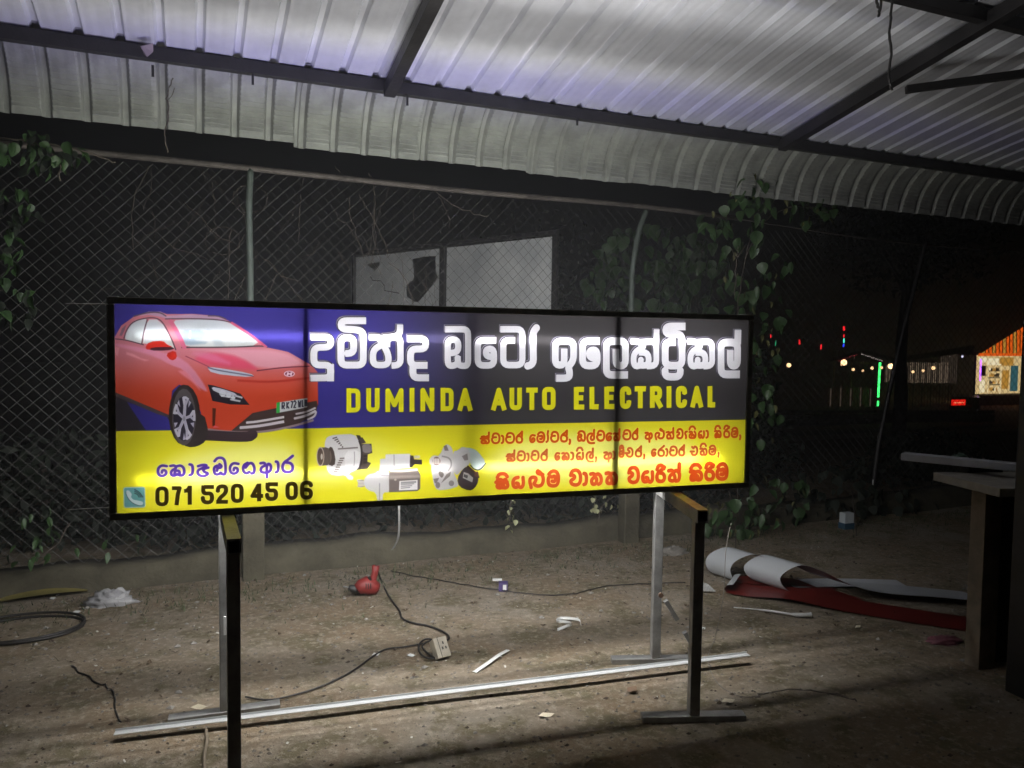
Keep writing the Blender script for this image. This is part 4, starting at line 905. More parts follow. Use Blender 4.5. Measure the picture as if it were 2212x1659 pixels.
for i, (a, D, w, h, lb) in enumerate(((-2.6, 6.0, .9, .9, 'leftmost dark bush beyond the fence'), (-1.0, 6.3, .9, .75, 'dark bush beyond the fence under the dry creeper'), (.3, 5.9, .8, .6, 'dark bush beyond the fence behind the left trestle'),
                                      (1.6, 6.1, .9, .7, 'dark bush beyond the fence behind the hanging strip'), (2.9, 5.8, .8, .8, 'dark bush beyond the fence in front of the old board'), (4.1, 6.0, .8, 1.1, 'dark bush beyond the fence behind the right concrete stub'),
                                      (5.3, 6.6, .75, 1.5, 'tall dark bush beyond the fence right of the vine'), (7.4, 6.0, 1.0, .55, 'dark bush beyond the fence behind the table'), (4.3, 9, 2.0, 3.2, 'tall dark bush far behind the vine'))):
    bush(a, D, w, h, 1500 if h < 2 else 3000, lb)
# dry creeper tangled in the mesh
mb = MB()
for _ in range(46):
    x, y = random.uniform(230, 980), random.uniform(350, 620); a = random.uniform(.6, 2.4); pts = []
    ln = random.uniform(40, 190); k = random.uniform(-.02, .02)
    for s in np.linspace(0, 1, 7):
        pts.append(de(min(x, 1150), y, FD - .02 + random.uniform(-.015, .01))); x += math.cos(a) * ln / 6 * random.choice((1, 1, .5)); y += math.sin(a) * ln / 6; a += random.uniform(-.35, .35) + k * 3
        if y < 345: y = 345
    mb.tube(rope(pts, 3, .002), random.choice((.0012, .0016, .0022)), 4)
for cx, cy in ((480, 520), (540, 430)):
    mb.tube(rope([de(cx + 38 * math.cos(t), cy + 30 * math.sin(t), FD - .03) for t in np.linspace(0, 6.3, 12)], 3, .004), .0016, 4)
tag(mb.build('dry_creeper', m_twig, loc=L(.5, FD, 0)), 'leafless dry creeper tangled in the fence above the sign', 'creeper')

# tree trunk standing between the fence and the street, right
tr_ = thing('tree', L(de(1943, 900, 12.)[0] * 0 + ((de(1943, 900, 12.) - ORG) @ E1), 12., terrain(*de(1943, 900, 12.)[:2])), 'dark tree trunk standing between the hut lights and the slat wall', 'tree')
m_bark = mat('dark_bark', (.045, .035, .028), .95, 0, .5, 8, .6, 20); tb0 = np.array(tr_.location)
MB().tube(rope([tb0 - E3 * .1, tb0 + E3 * .9 + E1 * .02, tb0 + E3 * 2 - E1 * .03, tb0 + E3 * 3.4 + E1 * .1, tb0 + E3 * 5 + E1 * .3], 4), [.14] * 5 + [.12] * 4 + [.1] * 4 + [.07] * 4, 10).build('trunk', m_bark, tr_, smooth=True)
for dx_, dz_, h_ in ((.9, 1.2, 2.9), (-1.1, 1.0, 3.1), (.5, 1.6, 3.6)):
    MB().tube(rope([tb0 + E3 * h_, tb0 + E3 * (h_ + dz_ * .5) + E1 * dx_ * .4, tb0 + E3 * (h_ + dz_) + E1 * dx_], 4), [.06] * 3 + [.045] * 3 + [.03] * 3, 6).build('limb', m_bark, tr_)
mb = MB()
for _ in range(4200):
    r_ = RNG.normal(0, 1, 3); r_ = r_ / np.linalg.norm(r_) * random.random() ** .45; c_ = tb0 + E3 * 4.6 + E1 * r_[0] * 2.4 + E2 * r_[1] * 1.8 + E3 * r_[2] * 1.5 + .25 * math.sin(7 * r_[0]) * E3
    x_ = RNG.normal(0, 1, 3); x_ /= np.linalg.norm(x_); y_ = np.cross(x_, RNG.normal(0, 1, 3)); y_ /= np.linalg.norm(y_); s = random.uniform(.05, .1)
    mb.quad(c_ - x_ * s, c_ - y_ * s * .45, c_ + x_ * s, c_ + y_ * s * .45)
tag(mb.build('crown', m_dleaf, tr_), kind='stuff')
# ------------------------------------------------------------------ things on the ground
# drill lying on its side
dp = gr(800, 1287); m_red = mat('red_tool_plastic', (.22, .025, .022), .5, 0, .15, 20); m_blk = mat('black_plastic', (.02, .02, .02), .5)
drill = thing('power_drill', dp, 'red electric drill standing on the earth left of centre', 'drill')
def dl(x, y, o=0.): 
    p = de(x, y, (dp - ORG) @ E2 + o); return p
mb = MB().tube([dl(772, 1274), dl(780, 1268), dl(790, 1264), dl(803, 1267), dl(815, 1272)], [.032, .042, .05, .047, .034], 12); mb.build('motor_housing', m_red, drill, smooth=True)
mb = MB().tube([dl(800, 1268), dl(806, 1250), dl(810, 1236), dl(812, 1222)], [.028, .02, .019, .022], 10); mb.build('handle', m_red, drill, smooth=True)
mb = MB().tube([dl(774, 1274), dl(764, 1272), dl(757, 1270), dl(753, 1269)], [.024, .022, .018, .012], 10); mb.build('chuck', m_blk, drill, smooth=True)
MB().tube([dl(753, 1269), dl(742, 1267)], .004, 6).build('drill_bit', m_steel, drill)
MB().tube([dl(800, 1254, -.02), dl(797, 1246, -.02)], .008, 6).build('trigger', m_blk, drill)
for q in (-1, 0, 1): MB().tube([dl(796 + q * 5, 1260, -.047), dl(796 + q * 5, 1272, -.05)], .0025, 5).build('vent', m_blk, drill)
cab = [dl(812, 1222)] + [gr(x, y, .008) for x, y in ((822, 1250), (838, 1285), (862, 1318), (868, 1335), (890, 1345), (925, 1352), (958, 1365), (970, 1378), (955, 1388), (940, 1395))]
o = MB().tube(rope(cab, 6), .0055, 6).build('drill_cable', m_cable, smooth=True, loc=gr(868, 1335)); tag(o, 'black cable running from the red drill to the socket box', 'cable')
# extension socket box
sp = gr(958, 1424); mbx = mat('cream_plastic', (.55, .5, .4), .5, 0, .3, 16, .15, 30)
sock = thing('socket_box', sp, 'dirty cream extension socket box on the earth with cables coiled behind it', 'socket box')
ux = gr(975, 1419) - gr(944, 1427); ux[2] = 0; ux = ux / np.linalg.norm(ux); uy = np.cross(E3, ux)
cb = sp + uy * .035 + E3 * .036
tl = np.array(Matrix.Rotation(.5, 3, 'X'))
up2 = (E3 * .8 + uy * .6); up2 /= np.linalg.norm(up2); nf = np.cross(ux, up2)
MB().box(cb, ux * .033, up2 * .045, nf * .02).build('back_box', mbx, sock, bevel=.003)
MB().box(cb - uy * .0 + nf * .023, ux * .034, up2 * .046, nf * .003).build('face_plate', mbx, sock, bevel=.002)
for (i, j, w, h) in ((.3, .4, .003, .006), (.55, -.1, .003, .006), (.05, -.1, .003, .006)):
    MB().box(cb + nf * .0265 + ux * (.034 * i) + up2 * (.046 * j), ux * w, up2 * h, nf * .001).build('socket_hole', m_blk, sock)
MB().box(cb + nf * .0265 - ux * .012, ux * .001, up2 * .045, nf * .0008).build('seam', m_blk, sock)
co = [gr(x, y, .012) for x, y in ((948, 1388), (925, 1380), (908, 1388), (905, 1405), (918, 1420), (938, 1422), (925, 1412), (912, 1396), (930, 1384), (948, 1390))]
o = MB().tube(rope(co, 6), .0045, 6).build('coiled_cable', m_cable, smooth=True, loc=gr(920, 1405)); tag(o, 'small coil of grey black cable behind the cream socket box', 'cable')
co = [gr(x, y, .008) for x, y in ((915, 1390), (870, 1398), (835, 1402), (805, 1418), (760, 1450), (700, 1480), (640, 1500), (580, 1512), (530, 1505))]
o = MB().tube(rope(co, 5), .004, 6).build('supply_cable', m_cable, smooth=True, loc=gr(760, 1450)); tag(o, 'thin dark cable trailing from the socket box to the left trestle', 'cable')
co = [gr(x, y, .006) for x, y in ((845, 1232), (900, 1245), (980, 1258), (1060, 1272), (1150, 1282), (1230, 1284), (1300, 1268), (1380, 1262), (1480, 1258))]
o = MB().tube(rope(co, 5, .002), .003, 5).build('thin_wire', m_cable, smooth=True, loc=gr(1150, 1282)); tag(o, 'thin black wire snaking across the earth behind the purple box', 'wire')
# purple carton
pb = gr(1087, 1278); box = thing('small_carton', pb, 'small purple carton with a white label lying on the earth', 'box')
m_pur = mat('purple_card', (.07, .05, .16), .5)
ux = np.array([.95, -.3, 0]); ux /= np.linalg.norm(ux); uy = np.cross(E3, ux)
MB().box(pb + uy * .025 + E3 * .024, ux * .026, uy * .024, E3 * .024).build('carton', m_pur, box, bevel=.001)
MB().box(pb + uy * .0 + E3 * .024 + ux * .008, ux * .01, uy * .0008, E3 * .016).build('label', m_white, box)
o = MB().box(gr(1074, 1252, .03), ux * .028, uy * .01, E3 * .006).build('paper_slip', m_white, bevel=.002, loc=gr(1074, 1254, .01)); tag(o, 'small folded white slip beside the purple carton', 'paper')
# white plastic strips
def ribbon(nm, pts, wv, m, label, cat, group=None):
    pts = rope(pts, 6); mb = MB(); wv = np.array(wv, float)
    mb.grid([[p - wv, p + wv] for p in pts]); o = mb.build(nm, m, smooth=True, loc=pts[0]); sd = o.modifiers.new('solid', 'SOLIDIFY'); sd.thickness = .0012
    return tag(o, label, cat, group)
ribbon('plastic_strip', [gr(1025, 1452, .006), gr(1050, 1435, .012), gr(1078, 1415, .014), gr(1098, 1404, .01)], (-.007, .008, 0), m_white, 'straight short white strip lying left of the curled one', 'plastic strip', 'white offcut strips')
pts = [gr(1222, 1356, .012), gr(1243, 1350, .03), gr(1256, 1338, .05), gr(1238, 1330, .03), gr(1212, 1325, .015), gr(1198, 1328, .05), gr(1205, 1322, .09), gr(1228, 1322, .075), gr(1240, 1334, .05), gr(1225, 1348, .02), gr(1205, 1358, .008)]
pts = [gr(1255, 1350, .006), gr(1252, 1340, .02), gr(1235, 1336, .012), gr(1212, 1335, .01), gr(1202, 1340, .05), gr(1206, 1342, .085), gr(1225, 1344, .08), gr(1234, 1348, .05), gr(1222, 1353, .02), gr(1204, 1360, .005)]
ribbon('plastic_strip', pts, (.002, .009, .004), m_white, 'white strip curled into a loop on the earth', 'plastic strip', 'white offcut strips')
# tiny scraps
def scrap(x, y, w, h, a, label, m=m_white, nm='paper_scrap', lift=.006):
    p = gr(x, y, 0); mb = MB(); ca, sa = math.cos(a), math.sin(a)
    mb.grid([[(p[0] + i * w * ca - j * h * sa, p[1] + i * w * sa + j * h * ca, gz(p[0], p[1]) + lift + .006 * math.sin(i * 3 + j * 2)) for i in (-1, -.3, .4, 1)] for j in (-1, 0, 1)])
    tag(mb.build(nm, m, smooth=True, loc=(p[0], p[1], 0)), label, 'scrap')
scrap(812, 1416, .016, .011, .3, 'white scrap on the earth left of the socket box, the further left of two')
scrap(888, 1418, .02, .008, -.4, 'thin pointed white scrap just left of the socket box')
m_pale = mat('beige_chip', (.6, .54, .4), .8)
scrap(1573, 1521, .022, .014, .2, 'cream folded scrap at the shadow edge right of the right trestle', m_pale, lift=.012)
scrap(1180, 1546, .03, .012, .1, 'broken beige scrap on the dark band near the lower centre', m_pale)
scrap(430, 1488 + 50, .03, .014, -.3, 'crumpled pale scrap by the rear foot of the left trestle', m_pale, lift=.02)
scrap(1520, 1360, .008, .006, .3, 'speck of white beside the right trestle', m_white)
scrap(1853, 1356, .018, .008, .5, 'small pale chip on the earth in front of the red vinyl', m_pale)
scrap(1365, 1495, .02, .02, 1.2, 'dry brown leaf lying behind the right trestle front post', mat('dry_leaf', (.16, .1, .06), .8), lift=.015)
# crushed plastic bag, leaf, patterned sheet, paper
def lump(c, rx, ry, rz_, m, nm, label, cat, seed=3, n_=26):
    rg = np.random.default_rng(seed); ph = rg.uniform(0, 6, (6, 3)); mb = MB(); rows = []
    for i in range(n_ // 2 + 1):
        th = math.pi / 2 * i / (n_ // 2); row = []
        for j in range(n_ + 1):
            a = 2 * math.pi * j / n_; d = np.array([math.cos(a) * math.cos(th), math.sin(a) * math.cos(th), math.sin(th)])
            k = 1 + .16 * sum(math.sin(3.2 * (q + 1) * .6 * (d @ ph[q]) + q) for q in range(6)) / 2
            row.append(np.array(c) + d * k * np.array([rx, ry, rz_]))
        rows.append(row)
    return tag(mb.grid(rows).build(nm, m, smooth=True, loc=c), label, cat)
m_bag = mat('grubby_plastic_bag', (.36, .36, .37), .45, 0, .3, 14, .5, 18)
lump(gr(240, 1306), .12, .06, .075, m_bag, 'plastic_bag', 'crumpled grey plastic bag lying left of the left trestle', 'bag')
lump(gr(1453, 1197), .12, .05, .05, mat('grey_rag', (.3, .28, .25), .8, 0, .5, 14, .5, 30), 'rag', 'crumpled pale rag between the two posts of the right trestle', 'rag', seed=9)
lump(gr(400, 1218), .2, .06, .06, m_conc, 'rubble_heap', 'low heap of pale rubble at the kerb left of the left trestle', 'rubble', seed=5)
lp = gr(85, 1300); mb = MB(); rows = []
for i in np.linspace(0, 1, 9):
    w = .05 * math.sin(math.pi * i ** .8) ** .7 + .001; c_ = lp + np.array([-.22 + .44 * i, .07 * i, .02 + .02 * math.sin(3 * i)]); rows.append([c_ - (0, w, 0), c_ + (0, 0, -.006), c_ + (0, w, .004)])
tag(mb.grid(rows).build('fallen_leaf', mat('yellow_leaf', (.2, .17, .05), .7, 0, .3, 8), smooth=True, loc=lp), 'large fallen yellowish leaf at the far left', 'leaf')
# white litter by the bag
for k, (x, y, w, h, a) in enumerate(((110, 1272, .025, .008, .3), (113, 1294, .022, .006, -.1), (127, 1285, .02, .008, 1.4), (150, 1327, .02, .008, .1), (166, 1324, .022, .008, .1), (82, 1275, .02, .006, 0.2))):
    lab = ('white scrap behind the litter patch left of the grey bag', 'thin white scrap in the middle of the litter patch', 'upright white scrap nearest the grey bag', 'left one of two white scraps in front of the grey bag', 'right one of two white scraps in front of the grey bag', 'white scrap next to the yellow leaf')[k]
    scrap(x, y, w, h, a, lab)
# coiled hose at the left edge
co = [];
for t in np.linspace(0, 4 * math.pi, 44):
    r_ = 1 + .05 * math.sin(t * .5) ; p = gr(48 + 78 * math.cos(t), 1363, .0); q = gr(48, 1363); co.append(q + np.array([.27 * r_ * math.cos(t), .19 * r_ * math.sin(t), .014 + .008 * math.sin(t * .5 + 1)]))
o = MB().tube(co, .007, 6).build('coiled_hose', m_cable, smooth=True, loc=gr(48, 1363)); tag(o, 'loose coil of black hose at the far left edge', 'hose')
# patterned sheet of paper
q0 = [gr(1503, 1254, .03), gr(1530, 1262, .025), gr(1546, 1278, .008), gr(1503, 1277, .01)]
mpp = bpy.data.materials.new('printed_scrap'); mpp.use_nodes = True; nn_ = mpp.node_tree.nodes; bk = nn_.new('ShaderNodeTexBrick'); bk.inputs['Scale'].default_value = 22
bk.inputs['Color1'].default_value = (.5, .5, .47, 1); bk.inputs['Color2'].default_value = (.4, .4, .38, 1); bk.inputs['Mortar'].default_value = (.12, .12, .12, 1); mpp.node_tree.links.new(bk.outputs[0], nn_['Principled BSDF'].inputs[0])
tcx = nn_.new('ShaderNodeTexCoord'); mpp.node_tree.links.new(tcx.outputs['Object'], bk.inputs[0])
o = MB().quad(*q0).build('printed_paper', mpp, loc=q0[3]); sd = o.modifiers.new('s', 'SOLIDIFY'); sd.thickness = .002; tag(o, 'crumpled sheet with a grid print by the right trestle front post', 'paper')
# red and white vinyl offcuts
m_vin = two_sided('red_white_vinyl', (.4, .42, .44), (.12, .014, .011))
def vinyl(prof, a, b_, wdt, label, nm='vinyl_sheet', mm=None, taper=1, skew=0):
    """profile (s along, z) from a towards b_, swept over the width"""
    d = b_ - a; d[2] = 0; Ln = np.linalg.norm(d); d /= Ln; w = np.cross(E3, d) * math.cos(skew) - d * math.sin(skew); mb = MB(); pr = rope([(s, 0, z) for s, z in prof], 6); rows = []
    for i, q in enumerate(pr):
        k = 1 - (1 - taper) * max(0, min(1, q[0] / Ln)); c_ = a + d * q[0] + E3 * q[2]; rows.append([c_ - w * wdt * (1 - k) * 0, c_ + w * wdt * k * .5, c_ + w * wdt * k])
    o = mb.grid(rows).build(nm, mm or m_vin, smooth=True, loc=a); return tag(o, label, 'vinyl', 'vinyl offcuts lying on the earth right of the sign')
A_ = gr(1583, 1287); B_ = gr(2062, 1362)
vinyl([(.0, .065), (-.035, .055), (-.045, .03), (-.02, .012), (.1, .01), (.3, .03), (.6, .012), (1.0, .008), (1.38, .006)], A_ + (0, 0, 0), B_, .24, 'long red vinyl strip with a small curl, lowest of the vinyl offcuts')
A_ = gr(1562, 1275); 
vinyl([(.16, .16), (.1, .185), (.03, .185), (-.05, .14), (-.075, .08), (-.03, .02), (.1, .012), (.3, .02), (.55, .012)], A_ + (.17, .05, 0), gr(1980, 1290), .2, 'red vinyl sheet rolled over into the large left curl', skew=.75)
A_ = gr(1672, 1293)
A_ = A_ + np.array([.12, 0, 0])
vinyl([(1.15, .035), (.8, .05), (.5, .055), (.32, .09), (.16, .16), (.04, .185), (-.06, .12), (-.05, .06), (.02, .02), (.15, .012), (.4, .01)], A_ + (0, 0, 0), gr(2010, 1308), .26, 'white backed vinyl sheet folded over itself beside the large curl', skew=.75)
A_ = gr(1750, 1290)
vinyl([(0, .012), (.3, .02), (.7, .012)], A_ + (0, .14, 0), gr(1960, 1286) + (0, .1, 0), .16, 'flat pale vinyl sheet at the back of the vinyl offcuts', mm=two_sided('pale_vinyl', (.45, .47, .5), (.5, .52, .55)))
o = MB().tube(rope([gr(1585, 1312, .012), gr(1650, 1318, .014), gr(1720, 1328, .018), gr(1752, 1328, .02)], 5), [.003] * 5 + [.006] * 5 + [.011] * 5 + [.015], 8).build('rolled_sheet', m_white, smooth=True, loc=gr(1660, 1322))
tag(o, 'tightly rolled white sheet tapering towards the trestle in front of the red vinyl', 'roll')
lump(gr(2040, 1385), .09, .05, .02, mat('pink_wrapper', (.2, .07, .09), .5, 0, .3, 12), 'wrapper', 'dull pink wrapper on the earth beside the table leg', 'wrapper', seed=12)
# blue and white box far right
bp_ = gr(1828, 1142); bx = thing('detergent_box', bp_, 'small white and blue box near the kerb on the right', 'box')
MB().box(bp_ + E3 * .09, E1 * .045, E2 * .03, E3 * .04).build('white_top', mat('dull_white_card', (.55, .6, .62), .6), bx); MB().box(bp_ + E3 * .025, E1 * .05, E2 * .034, E3 * .025).build('blue_base', mat('blue_card', (.03, .08, .13), .6), bx)
# thin wire hanging at the right end of the sign down to the ground
wp = [at_depth_y(x / .54, y / .54, .1) for x, y in ((1579, 1130), (1568, 1190), (1562, 1290))] + [gr(1545, 1375, .05), gr(1530, 1415, .01), gr(1535, 1450, .008), gr(1560, 1485, .008), gr(1610, 1506, .008), gr(1660, 1495, .008)]
o = MB().tube(rope(wp, 6), .0016, 5).build('loose_wire', mat('grey_wire', (.2, .18, .16), .6), smooth=True, loc=wp[4]); tag(o, 'thin wire dangling from the right end of the sign onto the earth', 'wire')
o = MB().tube(rope([gr(x, y, .01) for x, y in ((445, 1575), (447, 1600), (441, 1640), (446, 1700))], 5), .006, 6).build('supply_wire', mat('tan_wire', (.16, .13, .09), .7), smooth=True, loc=gr(445, 1600)); tag(o, 'short brown cord on the earth in front of the left trestle foot', 'cord')
# roots and cracks as thin dark twigs on the earth
for k, (pp, lab) in enumerate(((((155, 1440), (200, 1470), (240, 1490), (250, 1530), (260, 1560)), 'dark branched root line on the earth at lower left'), (((1640, 1500), (1720, 1490), (1800, 1500), (1850, 1515)), 'long dry twig at the shadow edge lower right'))):
    o = MB().tube(rope([gr(x, y, .004) for x, y in pp], 5, .003), .004, 5).build('twig', m_twig if k else m_cable, loc=gr(*pp[2])); tag(o, lab, 'twig')

# ------------------------------------------------------------------ work table, right
ZT = .86
tb = thing('work_table', gr(2130, 1442), 'rough wooden work table with thick legs at the right edge', 'table')
m_wood = mat('rough_sawn_wood', (.26, .21, .15), .85, 0, .45, 9, .4, 30); m_ply = mat('grey_board_edge', (.3, .28, .24), .8, 0, .3, 12, .3, 30)
e0, e1_ = gr(2016, 1020, ZT), gr(2160, 1055, ZT)          # left end edge, far corner and near corner
ee = e1_ - e0; en = ee / np.linalg.norm(ee); el = np.cross(en, E3); el = el if el[0] > 0 else -el
ctr = (e0 + e1_) / 2 + el * .9
MB().box(ctr - E3 * .019, ee / 2, el * .9, E3 * .019).build('table_top', m_ply, tb, bevel=.003)
lf_ = gr(2105, 1440); lt_ = de(2128, 1048, (lf_ - ORG) @ E2)
MB().beam(lf_ + (0.03, 0, 0), np.array([lf_[0] + .05, lf_[1] + .02, ZT - .038]), .1, .075, up=(0, 1, 0)).build('leg', m_wood, tb, bevel=.004)
for o_ in (el * .3 - en * .02, el * 1.5, el * 1.5 - en * .35): 
    q = lf_ + o_ + en * 0; MB().beam(np.array([q[0], q[1], 0]), np.array([q[0], q[1], ZT - .038]), .09, .09, up=(0, 1, 0)).build('leg', m_dsteel, tb, bevel=.004)
MB().box(lf_ + el * .19 - en * .02 + E3 * .42, el * .09, en * .012, E3 * .41).build('side_board', m_dsteel, tb)
# white plank on the table
pa, pb2 = gr(1950, 985, ZT + .05), gr(2330, 1022, ZT + .05)
o = MB().beam(pa, pb2, .07, .035).build('white_plank', mat('dusty_white_plank', (.42, .43, .46), .7, 0, .2, 10), bevel=.003, loc=pa); tag(o, 'long whitish plank lying across the table and overhanging to the left', 'plank')
lump(gr(2075, 1003, ZT), .05, .04, .05, mat('green_film', (.1, .16, .12), .4, 0, .3, 20), 'plastic_scrap', 'crumpled green plastic beside the plank on the table', 'plastic', seed=4)
o = MB().box(gr(2120, 1012, ZT + .015), el * .09, en * .03, E3 * .014).build('dark_case', m_blk, bevel=.003, loc=gr(2120, 1012, ZT)); tag(o, 'flat dark case lying on the table under the plank', 'case')

# ------------------------------------------------------------------ across the street
def far(x, y, D): return de(x, y, D)
DS = 40.; zf = terrain(*L(40, DS, 0)[:2])
def fbox(x0, y0, x1, y1, D, th=.1):
    a, c_ = far(x0, y1, D), far(x1, y0, D); w = (c_ - a) @ E1
    return MB().box((a + c_) / 2 + E2 * th / 2, E1 * w / 2, E2 * th / 2, E3 * (c_[2] - a[2]) / 2)
m_warm = emis('lit_shop_wall', (1, .72, .33), 1.2); m_warm2 = emis('lit_shop_panel', (1, .86, .55), 1.6); m_or = emis('lit_orange_awning', (1, .14, .01), 1.3); m_gold = emis('lit_gold', (1, .5, .08), .8)  # shop surfaces emit, their lighting is put into the materials
m_far = mat('far_dark_wall', (.03, .022, .018), .9, 0, .3, 3); m_slat = mat('far_slat', (.3, .2, .14), .8)
kiosk = thing('lit_kiosk', far(2160, 860, DS) * (1, 1, 0) + E3 * zf, 'brightly lit kiosk with an orange awning across the street', 'kiosk')
fbox(2108, 768, 2240, 862, DS + 1.6, .1).build('back_wall', m_warm, kiosk)
fbox(2105, 762, 2240, 767, DS, 1.8).build('roof_beam', m_far, kiosk)
fbox(2104, 768, 2108, 900, DS, .1).build('side_post', m_far, kiosk)
fbox(2108, 852, 2240, 905, DS, 1.5).build('counter', mat('far_plinth', (.12, .1, .09), .9, 0, .6, 2), kiosk)
for k, (x0, y0, x1, y1, m) in enumerate(((2115, 772, 2132, 783, m_warm2), (2134, 774, 2158, 786, m_warm2), (2160, 772, 2190, 790, m_gold), (2118, 790, 2130, 812, m_far), (2116, 820, 2128, 848, m_warm2), (2133, 788, 2136, 856, m_warm2), (2160, 788, 2163, 856, m_warm2), (2133, 786, 2163, 789, m_warm2),
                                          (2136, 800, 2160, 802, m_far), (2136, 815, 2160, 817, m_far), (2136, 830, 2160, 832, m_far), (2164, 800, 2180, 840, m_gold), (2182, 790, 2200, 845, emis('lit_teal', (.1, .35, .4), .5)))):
    fbox(x0, y0, x1, y1, DS + 1.2 - k * .03, .03).build('shelf_panel', m, kiosk)
rr_ = random.Random(5)
for j, y in enumerate((793, 806, 821, 836)):
    for i in range(6):
        x = 2138 + i * 3.6; fbox(x, y + rr_.uniform(0, 3), x + 2.4, y + 8, DS + .7, .05).build('goods', rr_.choice((m_far, m_gold, m_warm2, m_far)), kiosk)
for i in range(16):
    x0 = 2122 + i * 7.5; x1 = x0 + 5.5; yt = 768 - (x1 - 2112) * .63; MB().quad(far(x0, 765, DS - .9), far(x1, 765, DS - .9), far(x1, max(yt, 690), DS), far(x0, max(yt + 3.5, 690), DS)).build('awning_slat', m_or if i % 3 else m_gold, kiosk)
MB().quad(far(2112, 769, DS - .95), far(2250, 769, DS - .95), far(2250, 763, DS - .95), far(2115, 763, DS - .95)).build('awning_valance', m_or, kiosk)
def led(x0, y0, x1, y1, D, rgb, s, label, r=.045, cat='LED tube', nm='led_tube_light', grp=None):
    o = MB().tube([far(x0, y0, D), far(x1, y1, D)], r, 8).build(nm, emis('led_%02d_%02d_%02d' % tuple(int(c * 99) for c in rgb), rgb, s), loc=far(x1, y1, D)); tag(o, label, cat, grp); return o
led(2119, 776, 2117, 823, DS - .5, (.45, .12, 1), 5, 'vertical violet tube light at the left side of the lit kiosk', .055)
led(1901, 783, 1897, 858, 37, (.05, 1, .16), 4, 'long bright green tube light hanging by the hut', .07)
led(1897, 866, 1896, 877, 37, (.05, 1, .16), 3, 'short green tube light just below the long green one', .06)
gp = 'hanging coloured tube lights across the street'
led(1665, 722, 1665, 730, 37, (1, .02, .03), 2, 'small red hanging light, leftmost over the vine leaves', .03, grp=gp)
led(1676, 736, 1675, 747, 37, (.05, .7, .3), .8, 'dim green hanging light next to the leftmost red one', .025, grp=gp)
led(1727, 734, 1727, 744, 37, (1, .02, .03), 2, 'red hanging light in the middle of the row of three', .04, grp=gp)
led(1774, 744, 1773, 755, 37, (1, .02, .03), 2.4, 'red hanging light lowest, right before the tall pair', .04, grp=gp)
led(1823, 705, 1823, 714, 37, (1, .02, .03), 3, 'red hanging light, highest of all', .06, grp=gp)
led(1823, 722, 1823, 729, 37, (1, .02, .03), 1.6, 'red light under the highest one, top of the multicoloured tube', .04, grp=gp)
led(1823, 731, 1823, 741, 37, (.1, 1, .75), 2, 'green middle section of the multicoloured hanging tube', .04, grp=gp)
led(1823, 743, 1822, 749, 37, (.03, .06, 1), 3, 'blue lowest section of the multicoloured hanging tube', .04, grp=gp)
def bulb(x, y, r, s, label, rgb=(1, .62, .3)):
    r *= 1.3
    mb = MB(); c_ = far(x, y, 36.); rows = []
    for i in range(9):
        th = -math.pi / 2 + math.pi * i / 8; rows.append([c_ + r * np.array([math.cos(t) * math.cos(th), math.sin(t) * math.cos(th), math.sin(th)]) for t in np.linspace(0, 2 * math.pi, 11)])
    o = mb.grid(rows).build('light_bulb', emis('bulb_%d_%d' % (int(s * 10), int(rgb[2] * 100)), rgb, s), smooth=True, loc=c_); tag(o, label, 'light bulb', 'warm bulbs hung across the street')
for a in ((1823, 783, .14, 4, 'big warm bulb at the left corner of the hut'), (1924, 791, .13, 5, 'big warm bulb right of the green tube'), (1818, 788, .05, 1.6, 'small bulb touching the big one at the hut corner'), (1843, 798, .07, 2.5, 'small warm bulb, first right of the big left bulb'),
          (1864, 801, .055, 2.2, 'smallest warm bulb under the hut gable'), (1884, 795, .075, 2.8, 'small warm bulb just left of the green tube'), (1904, 794, .07, 2.2, 'small warm bulb just right of the green tube'), (1930, 800, .06, 2, 'small bulb touching the big right bulb'),
          (1972, 803, .07, 2.4, 'left bulb of three before the pale slat wall'), (1994, 801, .07, 2.2, 'middle bulb of three before the pale slat wall'), (2016, 795, .09, 3, 'right bulb of three before the pale slat wall'),
          (1704, 789, .1, 3, 'warm bulb seen through the vine leaves right of the sign')): bulb(*a)
bulb(2079, 770, .06, 2, 'cool white bulb left of the violet tube', (.75, .75, 1))
# hut with a gable
hut = thing('roadside_hut', far(1870, 870, 39) * (1, 1, 0) + E3 * zf, 'dark roadside hut with a low gable outlined in tiny lights', 'hut')
MB().quad(far(1790, 782, 38.5), far(1865, 762, 38.5), far(1865, 755, 41), far(1790, 775, 41)).build('roof', m_far, hut); MB().quad(far(1865, 762, 38.5), far(1945, 784, 38.5), far(1945, 776, 41), far(1865, 755, 41)).build('roof', m_far, hut)
for x in (1800, 1838, 1895, 1935): fbox(x, 783, x + 2.5, 880, 39, .1).build('post', m_slat, hut)
for (x0, y0, x1, y1, n_, rgb) in ((1812, 780, 1850, 766, 9, (1, .1, .12)), (1862, 765, 1905, 779, 11, (1, .85, .8))):
    for k in range(n_):
        t_ = k / (n_ - 1); p = far(x0 + (x1 - x0) * t_, y0 + (y1 - y0) * t_ + rr_.uniform(-.8, .8), 38.3); MB().box(p, E1 * .018, E2 * .018, E3 * .018).build('fairy_light', emis('fairy_%d' % int(rgb[1] * 100), rgb, rr_.choice((1, 1.4))), hut)
fbox(1858, 783, 1882, 786, 39, .06).build('sign_panel', m_slat, hut)
